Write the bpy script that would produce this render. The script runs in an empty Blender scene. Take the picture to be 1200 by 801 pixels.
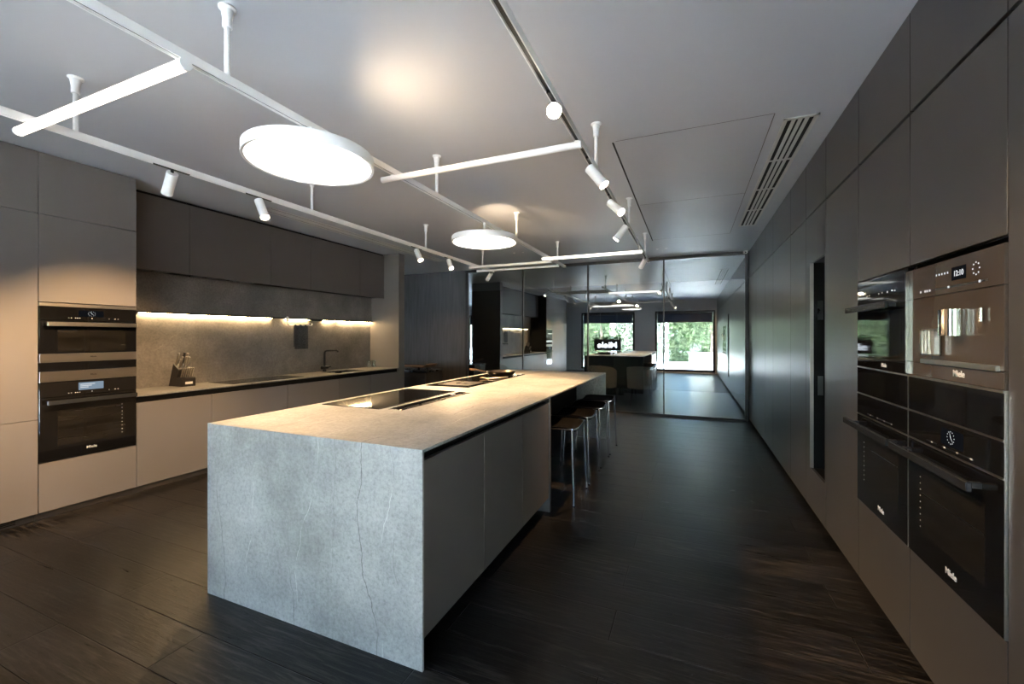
import bpy, bmesh, math, random
from mathutils import Vector, Matrix

random.seed(7)
S = bpy.context.scene
COL = S.collection
R = math.radians
PI = math.pi

# ------------------------------------------------------------------ materials
def mat(name):
    m = bpy.data.materials.new(name); m.use_nodes = True
    nt = m.node_tree; nt.nodes.clear()
    out = nt.nodes.new('ShaderNodeOutputMaterial')
    return m, nt, out

def N(nt, kind, **kw):
    n = nt.nodes.new(kind)
    for k, v in kw.items():
        if k.startswith('i_'):
            n.inputs[k[2:].replace('_', ' ')].default_value = v
        else:
            setattr(n, k, v)
    return n

def ramp(nt, stops):
    n = nt.nodes.new('ShaderNodeValToRGB')
    e = n.color_ramp.elements
    while len(e) > 1: e.remove(e[-1])
    e[0].position = stops[0][0]; e[0].color = (*stops[0][1], 1)
    for p, c in stops[1:]:
        x = e.new(p); x.color = (*c, 1)
    return n

def mixc(nt, blend='MIX', fac=1.0):
    n = nt.nodes.new('ShaderNodeMix'); n.data_type = 'RGBA'; n.blend_type = blend
    n.inputs[0].default_value = fac
    return n      # inputs 0 fac, 6 A, 7 B ; outputs 2

def coords(nt, scale=(1, 1, 1), which='Object'):
    tc = nt.nodes.new('ShaderNodeTexCoord'); mp = nt.nodes.new('ShaderNodeMapping')
    mp.inputs['Scale'].default_value = scale
    nt.links.new(tc.outputs[which], mp.inputs['Vector'])
    return mp.outputs['Vector']

def plain(name, col, rough=0.5, metal=0.0, var=0.06, nscale=6.0, spec=0.5, bump=0.0, coat=0.0, stretch=(1, 1, 1), rvar=0.05):
    """plain painted / metal / plastic surface with a faint procedural mottling"""
    m, nt, out = mat(name)
    b = N(nt, 'ShaderNodeBsdfPrincipled')
    v = coords(nt, stretch)
    no = N(nt, 'ShaderNodeTexNoise'); no.inputs['Scale'].default_value = nscale; no.inputs['Detail'].default_value = 4
    nt.links.new(v, no.inputs['Vector'])
    lo = tuple(max(0, c * (1 - var)) for c in col); hi = tuple(c * (1 + var) for c in col)
    r = ramp(nt, [(0.3, lo), (0.7, hi)])
    nt.links.new(no.outputs['Fac'], r.inputs['Fac']); nt.links.new(r.outputs['Color'], b.inputs['Base Color'])
    mr = N(nt, 'ShaderNodeMapRange'); mr.inputs['To Min'].default_value = max(0, rough - rvar); mr.inputs['To Max'].default_value = rough + rvar
    nt.links.new(no.outputs['Fac'], mr.inputs['Value']); nt.links.new(mr.outputs['Result'], b.inputs['Roughness'])
    b.inputs['Metallic'].default_value = metal
    b.inputs['Specular IOR Level'].default_value = spec
    b.inputs['Coat Weight'].default_value = coat
    b.inputs['Coat Roughness'].default_value = 0.03
    if bump:
        bp = N(nt, 'ShaderNodeBump'); bp.inputs['Strength'].default_value = bump; bp.inputs['Distance'].default_value = 0.002
        nt.links.new(no.outputs['Fac'], bp.inputs['Height']); nt.links.new(bp.outputs['Normal'], b.inputs['Normal'])
    nt.links.new(b.outputs['BSDF'], out.inputs['Surface'])
    return m

def glow(name, col, strength):
    m, nt, out = mat(name)
    e = N(nt, 'ShaderNodeEmission'); e.inputs['Color'].default_value = (*col, 1); e.inputs['Strength'].default_value = strength
    nt.links.new(e.outputs['Emission'], out.inputs['Surface'])
    return m

def stone(name, dark, mid, light, rough=0.42, veins=1.0):
    m, nt, out = mat(name)
    b = N(nt, 'ShaderNodeBsdfPrincipled')
    v = coords(nt)
    n1 = N(nt, 'ShaderNodeTexNoise'); n1.inputs['Scale'].default_value = 2.6; n1.inputs['Detail'].default_value = 8; n1.inputs['Roughness'].default_value = 0.62
    n2 = N(nt, 'ShaderNodeTexNoise'); n2.inputs['Scale'].default_value = 55; n2.inputs['Detail'].default_value = 6; n2.inputs['Roughness'].default_value = 0.75
    nt.links.new(v, n1.inputs['Vector']); nt.links.new(v, n2.inputs['Vector'])
    r1 = ramp(nt, [(0.30, dark), (0.5, mid), (0.70, light)])
    nt.links.new(n1.outputs['Fac'], r1.inputs['Fac'])
    r2 = ramp(nt, [(0.33, (0.62, 0.62, 0.62)), (0.5, (1, 1, 1)), (0.68, (1.28, 1.28, 1.28))])
    nt.links.new(n2.outputs['Fac'], r2.inputs['Fac'])
    mu = mixc(nt, 'MULTIPLY', 0.75)
    nt.links.new(r1.outputs['Color'], mu.inputs[6]); nt.links.new(r2.outputs['Color'], mu.inputs[7])
    col = mu.outputs[2]
    # veins: long wandering upright cracks, dark and pale, broken up by noise
    for k, (dv, w, c, off, lo_, amp) in enumerate([((1.9, 0.0, 0.10), 0.0058, tuple(x * 0.24 for x in dark), 0.18, 0.44, 1.0), ((2.3, 0.25, -0.28), 0.0050, tuple(min(1, x * 1.8) for x in light), 0.55, 0.46, 0.75), ((3.1, -0.2, 0.22), 0.0045, tuple(x * 0.35 for x in dark), 0.83, 0.50, 0.8)]):
        tc = coords(nt)
        big = N(nt, 'ShaderNodeTexNoise'); big.inputs['Scale'].default_value = 1.3 + .3 * k; big.inputs['Detail'].default_value = 2
        nt.links.new(tc, big.inputs['Vector'])
        fine = N(nt, 'ShaderNodeTexNoise'); fine.inputs['Scale'].default_value = 9; fine.inputs['Detail'].default_value = 5; fine.inputs['Roughness'].default_value = .6
        nt.links.new(tc, fine.inputs['Vector'])
        dt = N(nt, 'ShaderNodeVectorMath', operation='DOT_PRODUCT'); dt.inputs[1].default_value = dv; nt.links.new(tc, dt.inputs[0])
        m1 = N(nt, 'ShaderNodeMath', operation='MULTIPLY_ADD'); m1.inputs[1].default_value = 0.75; nt.links.new(big.outputs['Fac'], m1.inputs[0]); nt.links.new(dt.outputs['Value'], m1.inputs[2])
        m2 = N(nt, 'ShaderNodeMath', operation='MULTIPLY_ADD'); m2.inputs[1].default_value = 0.10; nt.links.new(fine.outputs['Fac'], m2.inputs[0]); nt.links.new(m1.outputs[0], m2.inputs[2])
        m3 = N(nt, 'ShaderNodeMath', operation='ADD'); m3.inputs[1].default_value = off; nt.links.new(m2.outputs[0], m3.inputs[0])
        fr_ = N(nt, 'ShaderNodeMath', operation='FRACT'); nt.links.new(m3.outputs[0], fr_.inputs[0])
        sb_ = N(nt, 'ShaderNodeMath', operation='SUBTRACT'); sb_.inputs[1].default_value = 0.5; nt.links.new(fr_.outputs[0], sb_.inputs[0])
        ab_ = N(nt, 'ShaderNodeMath', operation='ABSOLUTE'); nt.links.new(sb_.outputs[0], ab_.inputs[0])
        mr = N(nt, 'ShaderNodeMapRange'); mr.inputs['From Max'].default_value = w; mr.inputs['To Min'].default_value = 1; mr.inputs['To Max'].default_value = 0
        nt.links.new(ab_.outputs[0], mr.inputs['Value'])
        bn = N(nt, 'ShaderNodeTexNoise'); bn.inputs['Scale'].default_value = 2.6 + k; bn.inputs['Detail'].default_value = 3
        nt.links.new(tc, bn.inputs['Vector'])
        br = N(nt, 'ShaderNodeMapRange'); br.inputs['From Min'].default_value = lo_; br.inputs['From Max'].default_value = lo_ + .08
        nt.links.new(bn.outputs['Fac'], br.inputs['Value'])
        ml = N(nt, 'ShaderNodeMath', operation='MULTIPLY'); nt.links.new(mr.outputs['Result'], ml.inputs[0]); nt.links.new(br.outputs['Result'], ml.inputs[1])
        ms = N(nt, 'ShaderNodeMath', operation='MULTIPLY'); ms.inputs[1].default_value = veins * amp * .7; ms.use_clamp = True; nt.links.new(ml.outputs[0], ms.inputs[0])
        mx = mixc(nt); nt.links.new(ms.outputs[0], mx.inputs[0]); nt.links.new(col, mx.inputs[6]); mx.inputs[7].default_value = (*c, 1)
        col = mx.outputs[2]
    nt.links.new(col, b.inputs['Base Color'])
    b.inputs['Roughness'].default_value = rough
    bp = N(nt, 'ShaderNodeBump'); bp.inputs['Strength'].default_value = 0.12; bp.inputs['Distance'].default_value = 0.001
    nt.links.new(n2.outputs['Fac'], bp.inputs['Height']); nt.links.new(bp.outputs['Normal'], b.inputs['Normal'])
    nt.links.new(b.outputs['BSDF'], out.inputs['Surface'])
    return m

def oak_floor():
    m, nt, out = mat('black_oak_floor')
    b = N(nt, 'ShaderNodeBsdfPrincipled')
    v = coords(nt)
    mp = N(nt, 'ShaderNodeMapping'); mp.inputs['Location'].default_value = (0.35, 0.115, 0)
    nt.links.new(v, mp.inputs['Vector'])
    br = N(nt, 'ShaderNodeTexBrick'); br.offset = 0.41; br.offset_frequency = 2; br.squash = 1
    br.inputs['Color1'].default_value = (0.0065, 0.006, 0.0056, 1); br.inputs['Color2'].default_value = (0.018, 0.0162, 0.0147, 1)
    br.inputs['Mortar'].default_value = (0.0065, 0.006, 0.0056, 1); br.inputs['Scale'].default_value = 1
    br.inputs['Mortar Size'].default_value = 0.0042; br.inputs['Mortar Smooth'].default_value = 1.0; br.inputs['Bias'].default_value = -0.15
    br.inputs['Brick Width'].default_value = 1.75; br.inputs['Row Height'].default_value = 0.23
    nt.links.new(mp.outputs['Vector'], br.inputs['Vector'])
    # grain along x
    g = coords(nt, (1.6, 24, 1))
    n1 = N(nt, 'ShaderNodeTexNoise'); n1.inputs['Scale'].default_value = 2.4; n1.inputs['Detail'].default_value = 9; n1.inputs['Roughness'].default_value = 0.68; n1.inputs['Distortion'].default_value = 0.9
    nt.links.new(g, n1.inputs['Vector'])
    r1 = ramp(nt, [(0.34, (0.3, 0.3, 0.3)), (0.5, (0.9, 0.9, 0.9)), (0.62, (2.6, 2.5, 2.4))])
    nt.links.new(n1.outputs['Fac'], r1.inputs['Fac'])
    mu = mixc(nt, 'MULTIPLY', 0.9); nt.links.new(br.outputs['Color'], mu.inputs[6]); nt.links.new(r1.outputs['Color'], mu.inputs[7])
    # worn pale streaks, broken into patches
    n2 = N(nt, 'ShaderNodeTexNoise'); n2.inputs['Scale'].default_value = 1.0; n2.inputs['Detail'].default_value = 5; n2.inputs['Roughness'].default_value = .6
    nt.links.new(coords(nt, (0.9, 2.6, 1)), n2.inputs['Vector'])
    p2 = N(nt, 'ShaderNodeMapRange'); p2.inputs['From Min'].default_value = 0.47; p2.inputs['From Max'].default_value = 0.66; nt.links.new(n2.outputs['Fac'], p2.inputs['Value'])
    p1 = N(nt, 'ShaderNodeMapRange'); p1.inputs['From Min'].default_value = 0.50; p1.inputs['From Max'].default_value = 0.64; nt.links.new(n1.outputs['Fac'], p1.inputs['Value'])
    mm = N(nt, 'ShaderNodeMath', operation='MULTIPLY'); nt.links.new(p1.outputs['Result'], mm.inputs[0]); nt.links.new(p2.outputs['Result'], mm.inputs[1])
    ms = N(nt, 'ShaderNodeMath', operation='MULTIPLY'); ms.inputs[1].default_value = 0.5; nt.links.new(mm.outputs[0], ms.inputs[0])
    mx = mixc(nt); nt.links.new(ms.outputs[0], mx.inputs[0]); nt.links.new(mu.outputs[2], mx.inputs[6]); mx.inputs[7].default_value = (0.12, 0.105, 0.09, 1)
    # dark joint with a pale worn arris that comes and goes
    ar = ramp(nt, [(0.12, (0, 0, 0)), (0.35, (1, 1, 1)), (0.55, (0, 0, 0))]); nt.links.new(br.outputs['Fac'], ar.inputs['Fac'])
    am = N(nt, 'ShaderNodeMapRange'); am.inputs['From Min'].default_value = 0.36; am.inputs['From Max'].default_value = 0.56; am.inputs['To Max'].default_value = 0.9; nt.links.new(n2.outputs['Fac'], am.inputs['Value'])
    af = N(nt, 'ShaderNodeMath', operation='MULTIPLY'); nt.links.new(ar.outputs['Color'], af.inputs[0]); nt.links.new(am.outputs['Result'], af.inputs[1])
    ax_ = mixc(nt); nt.links.new(af.outputs[0], ax_.inputs[0]); nt.links.new(mx.outputs[2], ax_.inputs[6]); ax_.inputs[7].default_value = (0.16, 0.145, 0.13, 1)
    jr = N(nt, 'ShaderNodeMapRange'); jr.inputs['From Min'].default_value = 0.6; jr.inputs['From Max'].default_value = 0.8; nt.links.new(br.outputs['Fac'], jr.inputs['Value'])
    jx = mixc(nt); nt.links.new(jr.outputs['Result'], jx.inputs[0]); nt.links.new(ax_.outputs[2], jx.inputs[6]); jx.inputs[7].default_value = (0.0006, 0.0006, 0.0006, 1)
    nt.links.new(jx.outputs[2], b.inputs['Base Color'])
    sp_ = N(nt, 'ShaderNodeMapRange'); sp_.inputs['From Min'].default_value = 0.5; sp_.inputs['From Max'].default_value = 0.8; sp_.inputs['To Min'].default_value = 0.34; sp_.inputs['To Max'].default_value = 0.02
    nt.links.new(br.outputs['Fac'], sp_.inputs['Value']); nt.links.new(sp_.outputs['Result'], b.inputs['Specular IOR Level'])
    rr = N(nt, 'ShaderNodeMapRange'); rr.inputs['To Min'].default_value = 0.20; rr.inputs['To Max'].default_value = 0.42
    nt.links.new(n1.outputs['Fac'], rr.inputs['Value']); nt.links.new(rr.outputs['Result'], b.inputs['Roughness'])
    hs = N(nt, 'ShaderNodeMath', operation='MULTIPLY_ADD'); hs.inputs[1].default_value = -1.4
    nt.links.new(br.outputs['Fac'], hs.inputs[0]); nt.links.new(n1.outputs['Fac'], hs.inputs[2])
    bp = N(nt, 'ShaderNodeBump'); bp.inputs['Strength'].default_value = 0.45; bp.inputs['Distance'].default_value = 0.004
    nt.links.new(hs.outputs[0], bp.inputs['Height']); nt.links.new(bp.outputs['Normal'], b.inputs['Normal'])
    nt.links.new(b.outputs['BSDF'], out.inputs['Surface'])
    return m

def wood(name, lo, hi, axis='z', rough=0.4, scale=1.0):
    m, nt, out = mat(name)
    b = N(nt, 'ShaderNodeBsdfPrincipled')
    s = {'x': (1, 14, 14), 'y': (14, 1, 14), 'z': (14, 14, 1)}[axis]
    n1 = N(nt, 'ShaderNodeTexNoise'); n1.inputs['Scale'].default_value = 1.6 * scale; n1.inputs['Detail'].default_value = 8; n1.inputs['Distortion'].default_value = 0.6
    nt.links.new(coords(nt, s), n1.inputs['Vector'])
    r = ramp(nt, [(0.3, lo), (0.7, hi)]); nt.links.new(n1.outputs['Fac'], r.inputs['Fac']); nt.links.new(r.outputs['Color'], b.inputs['Base Color'])
    b.inputs['Roughness'].default_value = rough
    bp = N(nt, 'ShaderNodeBump'); bp.inputs['Strength'].default_value = 0.15; bp.inputs['Distance'].default_value = 0.001
    nt.links.new(n1.outputs['Fac'], bp.inputs['Height']); nt.links.new(bp.outputs['Normal'], b.inputs['Normal'])
    nt.links.new(b.outputs['BSDF'], out.inputs['Surface'])
    return m

def sheet_glass(name, reflect, tint, gcol=(1, 1, 1), rough=0.0):
    """thin flat glass: mirror-like coating over tinted see-through"""
    m, nt, out = mat(name)
    t = N(nt, 'ShaderNodeBsdfTransparent'); t.inputs['Color'].default_value = (*tint, 1)
    g = N(nt, 'ShaderNodeBsdfGlossy'); g.inputs['Color'].default_value = (*gcol, 1); g.inputs['Roughness'].default_value = rough
    lw = N(nt, 'ShaderNodeLayerWeight'); lw.inputs['Blend'].default_value = 0.35
    mr = N(nt, 'ShaderNodeMapRange'); mr.inputs['To Min'].default_value = reflect; mr.inputs['To Max'].default_value = min(1, reflect + 0.55)
    nt.links.new(lw.outputs['Fresnel'], mr.inputs['Value'])
    mx = N(nt, 'ShaderNodeMixShader'); nt.links.new(mr.outputs['Result'], mx.inputs['Fac'])
    nt.links.new(t.outputs[0], mx.inputs[1]); nt.links.new(g.outputs[0], mx.inputs[2]); nt.links.new(mx.outputs[0], out.inputs['Surface'])
    return m

def leafmat(name, a, b_):
    m, nt, out = mat(name)
    d = N(nt, 'ShaderNodeBsdfDiffuse'); t = N(nt, 'ShaderNodeBsdfTranslucent')
    no = N(nt, 'ShaderNodeTexNoise'); no.inputs['Scale'].default_value = 3.0; no.inputs['Detail'].default_value = 3
    nt.links.new(coords(nt), no.inputs['Vector'])
    r = ramp(nt, [(0.35, a), (0.65, b_)]); nt.links.new(no.outputs['Fac'], r.inputs['Fac'])
    nt.links.new(r.outputs['Color'], d.inputs['Color']); nt.links.new(r.outputs['Color'], t.inputs['Color'])
    mx = N(nt, 'ShaderNodeMixShader'); mx.inputs['Fac'].default_value = 0.3
    nt.links.new(d.outputs[0], mx.inputs[1]); nt.links.new(t.outputs[0], mx.inputs[2]); nt.links.new(mx.outputs[0], out.inputs['Surface'])
    return m

WARM = (1.0, 0.63, 0.31)
M = dict(
    floor=oak_floor(),
    ceiling=plain('ceiling_paint', (0.50, 0.515, 0.545), 0.42, var=0.015, nscale=1.2, spec=0.3),
    wallpaint=plain('grey_wall_paint', (0.74, 0.74, 0.735), 0.6, var=0.03, nscale=2, spec=0.3),
    darkwall=plain('dark_wall_paint', (0.030, 0.030, 0.032), 0.6, var=0.1, nscale=3, spec=0.2),
    greige=plain('greige_lacquer', (0.180, 0.163, 0.148), 0.42, var=0.015, nscale=2, spec=0.4),
    taupe=plain('dark_taupe_lacquer', (0.118, 0.103, 0.093), 0.42, var=0.02, nscale=2, spec=0.4),
    graphite=plain('graphite_lacquer', (0.061, 0.056, 0.052), 0.33, var=0.003, nscale=2, spec=0.5, rvar=0.003),
    islandlac=plain('island_lacquer', (0.140, 0.128, 0.117), 0.40, var=0.02, nscale=2, spec=0.4),
    shadowgap=plain('black_gap', (0.006, 0.006, 0.006), 0.6, spec=0.2),
    plinth=plain('bronze_plinth', (0.10, 0.088, 0.075), 0.38, metal=0.4, stretch=(1, 1, 8)),
    blackplinth=plain('black_plinth', (0.010, 0.010, 0.010), 0.5, spec=0.3),
    stone=stone('grey_stone_slab', (0.215, 0.22, 0.215), (0.325, 0.33, 0.322), (0.425, 0.43, 0.42), veins=1.3),
    splash=stone('brown_grey_stone', (0.13, 0.122, 0.112), (0.185, 0.172, 0.158), (0.25, 0.235, 0.215), rough=0.5, veins=0.5),
    woodpanel=wood('charcoal_veneer', (0.026, 0.0255, 0.026), (0.054, 0.052, 0.052), 'z', 0.5),
    blackglass=plain('black_appliance_glass', (0.006, 0.006, 0.0065), 0.035, spec=0.6, var=0.1, rvar=0.01),
    hobglass=plain('black_hob_glass', (0.007, 0.007, 0.007), 0.05, spec=1.0, var=0.1, rvar=0.01),
    bronzeglass=plain('bronze_appliance_glass', (0.068, 0.055, 0.045), 0.12, spec=0.45, var=0.02, rvar=0.01, coat=0.0),
    ovenwin=plain('oven_window_glass', (0.012, 0.0108, 0.009), 0.06, spec=0.5, var=0.5, nscale=3, stretch=(1, 1, 6), rvar=0.01),
    steel=plain('brushed_steel', (0.50, 0.46, 0.41), 0.30, metal=1.0, var=0.06, nscale=9, stretch=(1, 1, 60)),
    darksteel=plain('dark_steel', (0.16, 0.16, 0.165), 0.28, metal=1.0, var=0.05),
    chrome=plain('chrome', (0.72, 0.72, 0.74), 0.10, metal=1.0, var=0.02, rvar=0.02),
    blackmetal=plain('black_metal', (0.012, 0.012, 0.013), 0.35, spec=0.5, var=0.1),
    handle=plain('black_handle', (0.022, 0.024, 0.027), 0.18, spec=0.7, var=0.05),
    white=plain('white_lacquer_metal', (0.86, 0.86, 0.85), 0.4, var=0.01, spec=0.4),
    offwhite=plain('cream_track_metal', (0.60, 0.585, 0.55), 0.4, var=0.01, spec=0.4),
    trackslot=plain('track_slot', (0.03, 0.03, 0.03), 0.4),
    disc=glow('disc_light', (1.0, 0.93, 0.82), 2.6),
    tube=glow('tube_light', (1.0, 0.92, 0.80), 1.7),
    tubedim=plain('opal_tube_off', (0.86, 0.85, 0.83), 0.35, var=0.01),
    led=glow('led_strip_light', (1.0, 0.70, 0.36), 42.0),
    lens=glow('spot_lens', (1.0, 0.86, 0.64), 30.0),
    lensbright=glow('spot_lens_bright', (1.0, 0.90, 0.70), 150.0),
    display=glow('oven_display', (0.55, 0.72, 0.90), 0.2),
    displaydark=glow('oven_display_dim', (0.24, 0.26, 0.32), 0.012),
    mark=glow('display_mark', (0.95, 0.97, 1.0), 0.4),
    logo=plain('silver_lettering', (0.75, 0.73, 0.70), 0.35, var=0.01),
    darklogo=plain('engraved_lettering', (0.10, 0.09, 0.08), 0.4, var=0.02),
    signlit=glow('lit_sign_letters', (0.93, 0.95, 1.0), 4.0),
    cream=plain('cream_upholstery', (0.62, 0.53, 0.43), 0.8, var=0.06, nscale=40, bump=0.3, spec=0.2),
    sage=plain('grey_green_upholstery', (0.085, 0.095, 0.075), 0.85, var=0.08, nscale=40, bump=0.3, spec=0.2),
    darkleather=plain('black_leather', (0.025, 0.023, 0.022), 0.42, var=0.15, nscale=30, bump=0.3),
    stoolseat=plain('dark_brown_leather', (0.004, 0.0035, 0.0032), 0.6, spec=0.04, var=0.45, nscale=26, bump=0.5),
    knifewood=plain('black_stained_wood', (0.016, 0.014, 0.013), 0.45, var=0.2, nscale=10, stretch=(8, 8, 1)),
    towel=plain('slate_towel_cloth', (0.085, 0.088, 0.092), 0.9, var=0.3, nscale=60, bump=0.8, spec=0.1),
    copper=plain('copper_handle', (0.62, 0.38, 0.24), 0.25, metal=1.0, var=0.05),
    panmetal=plain('dark_pan', (0.11, 0.095, 0.08), 0.3, metal=1.0, var=0.1),
    beech=wood('beech_wood', (0.45, 0.31, 0.18), (0.60, 0.43, 0.27), 'x', 0.5),
    traywood=wood('walnut_tray', (0.11, 0.075, 0.052), (0.20, 0.14, 0.10), 'x', 0.4),
    blind=leafmat('navy_blind_fabric', (0.10, 0.115, 0.150), (0.12, 0.135, 0.170)),
    planter=plain('dark_red_brown_planter', (0.022, 0.013, 0.013), 0.5, var=0.2),
    wire=plain('steel_wire', (0.5, 0.5, 0.5), 0.3, metal=1.0),
    whitecable=plain('white_cable', (0.7, 0.7, 0.68), 0.4, var=0.01),
    leafa=leafmat('leaf_mid_green', (0.07, 0.10, 0.055), (0.22, 0.27, 0.16)),
    leafb=leafmat('leaf_pale_green', (0.15, 0.18, 0.145), (0.40, 0.43, 0.36)),
    leafc=leafmat('leaf_dark_green', (0.03, 0.08, 0.02), (0.08, 0.16, 0.05)),
    bark=plain('bark', (0.10, 0.075, 0.055), 0.9, var=0.3, nscale=14, bump=0.8),
    paving=plain('pale_paving', (0.66, 0.70, 0.76), 0.8, var=0.08, nscale=4),
    render=plain('white_render', (0.75, 0.74, 0.72), 0.8, var=0.03),
    pane=sheet_glass('window_glass', 0.06, (0.93, 0.96, 0.96)),
    partition=sheet_glass('tinted_partition_glass', 0.36, (0.74, 0.77, 0.77), (0.86, 0.93, 0.97)),
    tumbler=sheet_glass('clear_tumbler_glass', 0.12, (0.93, 0.95, 0.95)),
)

# ------------------------------------------------------------------ builders
class B:
    """collects shapes (given in world coordinates) for ONE mesh"""
    def __init__(self): self.bm = bmesh.new()
    def box(self, x0, x1, y0, y1, z0, z1, bev=0.0):
        g = bmesh.ops.create_cube(self.bm, size=1.0)
        for v in g['verts']:
            v.co = Vector((x0 + (v.co.x + .5) * (x1 - x0), y0 + (v.co.y + .5) * (y1 - y0), z0 + (v.co.z + .5) * (z1 - z0)))
        if bev:
            es = {e for v in g['verts'] for e in v.link_edges}
            bmesh.ops.bevel(self.bm, geom=list(es), offset=bev, segments=1, affect='EDGES')
        return self
    def cyl(self, p0, p1, r0, r1=None, seg=20, caps=True):
        r1 = r0 if r1 is None else r1
        p0, p1 = Vector(p0), Vector(p1); d = p1 - p0
        q = d.to_track_quat('Z', 'Y').to_matrix().to_4x4()
        m = Matrix.Translation((p0 + p1) / 2) @ q
        bmesh.ops.create_cone(self.bm, cap_ends=caps, segments=seg, radius1=r0, radius2=r1, depth=d.length, matrix=m)
        return self
    def lathe(self, c, prof, seg=40):
        """prof: (radius, z) list around the vertical axis through c"""
        rings = []
        for r, z in prof:
            if r < 1e-6: rings.append([self.bm.verts.new((c[0], c[1], c[2] + z))])
            else: rings.append([self.bm.verts.new((c[0] + r * math.cos(2 * PI * i / seg), c[1] + r * math.sin(2 * PI * i / seg), c[2] + z)) for i in range(seg)])
        for a, b in zip(rings, rings[1:]):
            for i in range(seg):
                j = (i + 1) % seg
                vs = [a[i] if len(a) > 1 else a[0], a[j] if len(a) > 1 else a[0], b[j] if len(b) > 1 else b[0], b[i] if len(b) > 1 else b[0]]
                u = []
                for x in vs:
                    if x not in u: u.append(x)
                if len(u) >= 3: self.bm.faces.new(u)
        return self
    def tube(self, pts, r, seg=10, r_end=None):
        pts = [Vector(p) for p in pts]; n = len(pts); rings = []
        ref = None
        for i, p in enumerate(pts):
            t = (pts[min(i + 1, n - 1)] - pts[max(i - 1, 0)]).normalized()
            if ref is None:
                ref = t.orthogonal().normalized()
            a = (ref - t * ref.dot(t)).normalized(); b = t.cross(a); ref = a
            rr = r if r_end is None else r + (r_end - r) * i / (n - 1)
            rings.append([self.bm.verts.new(p + (a * math.cos(2 * PI * k / seg) + b * math.sin(2 * PI * k / seg)) * rr) for k in range(seg)])
        for a, b in zip(rings, rings[1:]):
            for k in range(seg): self.bm.faces.new((a[k], a[(k + 1) % seg], b[(k + 1) % seg], b[k]))
        self.bm.faces.new(rings[0][::-1]); self.bm.faces.new(rings[-1])
        return self
    def prism(self, poly, axis, a, b):
        """extrude a 2D polygon along an axis ('x': poly is (y,z); 'y': (x,z); 'z': (x,y))"""
        f = {'x': lambda p, t: (t, p[0], p[1]), 'y': lambda p, t: (p[0], t, p[1]), 'z': lambda p, t: (p[0], p[1], t)}[axis]
        A = [self.bm.verts.new(f(p, a)) for p in poly]; C = [self.bm.verts.new(f(p, b)) for p in poly]
        self.bm.faces.new(A); self.bm.faces.new(C[::-1]); n = len(poly)
        for i in range(n): self.bm.faces.new((A[i], C[i], C[(i + 1) % n], A[(i + 1) % n]))
        return self
    def grid(self, fn, nu, nv, thick=None):
        g = [[self.bm.verts.new(fn(i / nu, j / nv)) for j in range(nv + 1)] for i in range(nu + 1)]
        fs = [self.bm.faces.new((g[i][j], g[i + 1][j], g[i + 1][j + 1], g[i][j + 1])) for i in range(nu) for j in range(nv)]
        if thick:
            bmesh.ops.recalc_face_normals(self.bm, faces=fs)
            bmesh.ops.solidify(self.bm, geom=fs, thickness=thick)
        return self

WL = {}
def wl(o):
    return WL.get(o.name, Vector((0, 0, 0))) if o else Vector((0, 0, 0))

def link(name, me, material, parent, org):
    o = bpy.data.objects.new(name, me); COL.objects.link(o)
    if material: me.materials.append(material)
    WL[o.name] = Vector(org)
    if parent: o.parent = parent
    else: o.location = org
    return o

def build(name, b, material, parent=None, org=None, sharp=32):
    org = wl(parent) if parent else Vector(org or (0, 0, 0))
    bm = b.bm
    bmesh.ops.recalc_face_normals(bm, faces=bm.faces[:])
    bmesh.ops.translate(bm, vec=-org, verts=bm.verts[:])
    me = bpy.data.meshes.new(name); bm.to_mesh(me); bm.free()
    me.polygons.foreach_set('use_smooth', [True] * len(me.polygons))
    me.set_sharp_from_angle(angle=R(sharp))
    return link(name, me, M[material], parent, org)

def thing(name, label, cat, loc=(0, 0, 0), group=None):
    o = bpy.data.objects.new(name, None); COL.objects.link(o)
    o.location = loc; o.empty_display_size = 0.05; WL[o.name] = Vector(loc)
    return tag(o, label, cat, group)

def tag(o, label, cat, group=None, kind=None):
    o['label'] = label; o['category'] = cat
    if group: o['group'] = group
    if kind: o['kind'] = kind
    return o

def structure(name, b, material, label, cat):
    return tag(build(name, b, material), label, cat, None, 'structure')

def part_label(o, text):
    o['label'] = text
    return o

def text(name, s, size, pos, right, up, material, parent, depth=0.0012, stretch=1.0):
    """lettering as a mesh: pos is the lower-left corner of the line centred horizontally on pos"""
    cu = bpy.data.curves.new(name, 'FONT'); cu.body = s; cu.size = size; cu.align_x = 'CENTER'; cu.extrude = depth; cu.offset = size * 0.012
    t = bpy.data.objects.new(name + '_tmp', cu); COL.objects.link(t)
    bpy.context.view_layer.update()
    me = bpy.data.meshes.new_from_object(t.evaluated_get(bpy.context.evaluated_depsgraph_get()))
    bpy.data.objects.remove(t); bpy.data.curves.remove(cu)
    me.name = name
    right, up = Vector(right).normalized(), Vector(up).normalized(); nrm = right.cross(up)
    org = wl(parent)
    for v in me.vertices:
        c = v.co.copy()
        v.co = Vector(pos) + right * c.x * stretch + up * c.y + nrm * c.z - org
    me.materials.clear()
    return link(name, me, M[material], parent, org)

def children_of(o):
    return [c for c in COL.objects if c.parent == o]

def dup(o, loc=None, label=None, parent=None, rot=None):
    c = o.copy(); COL.objects.link(c)
    if parent: c.parent = parent
    if loc is not None: c.location = loc
    if rot is not None: c.rotation_euler = rot
    if label: c['label'] = label
    for ch in children_of(o): dup(ch, parent=c)
    return c

# ------------------------------------------------------------------ dimensions (metres)
CZ = 2.78                 # ceiling
XR = 0.86                 # face of the dark cabinet wall on the right
XL = -4.50                # face of the tall and base cabinets on the left
XS = -5.10                # stone splashback
YG = 7.88                 # glass partition
YB = -1.54                # window wall behind the camera
XW = -10.6                # far side of the passage behind the kitchen wall
YE = 11.6                 # end of the room beyond the glass
BRAND = 'Miele'

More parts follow.
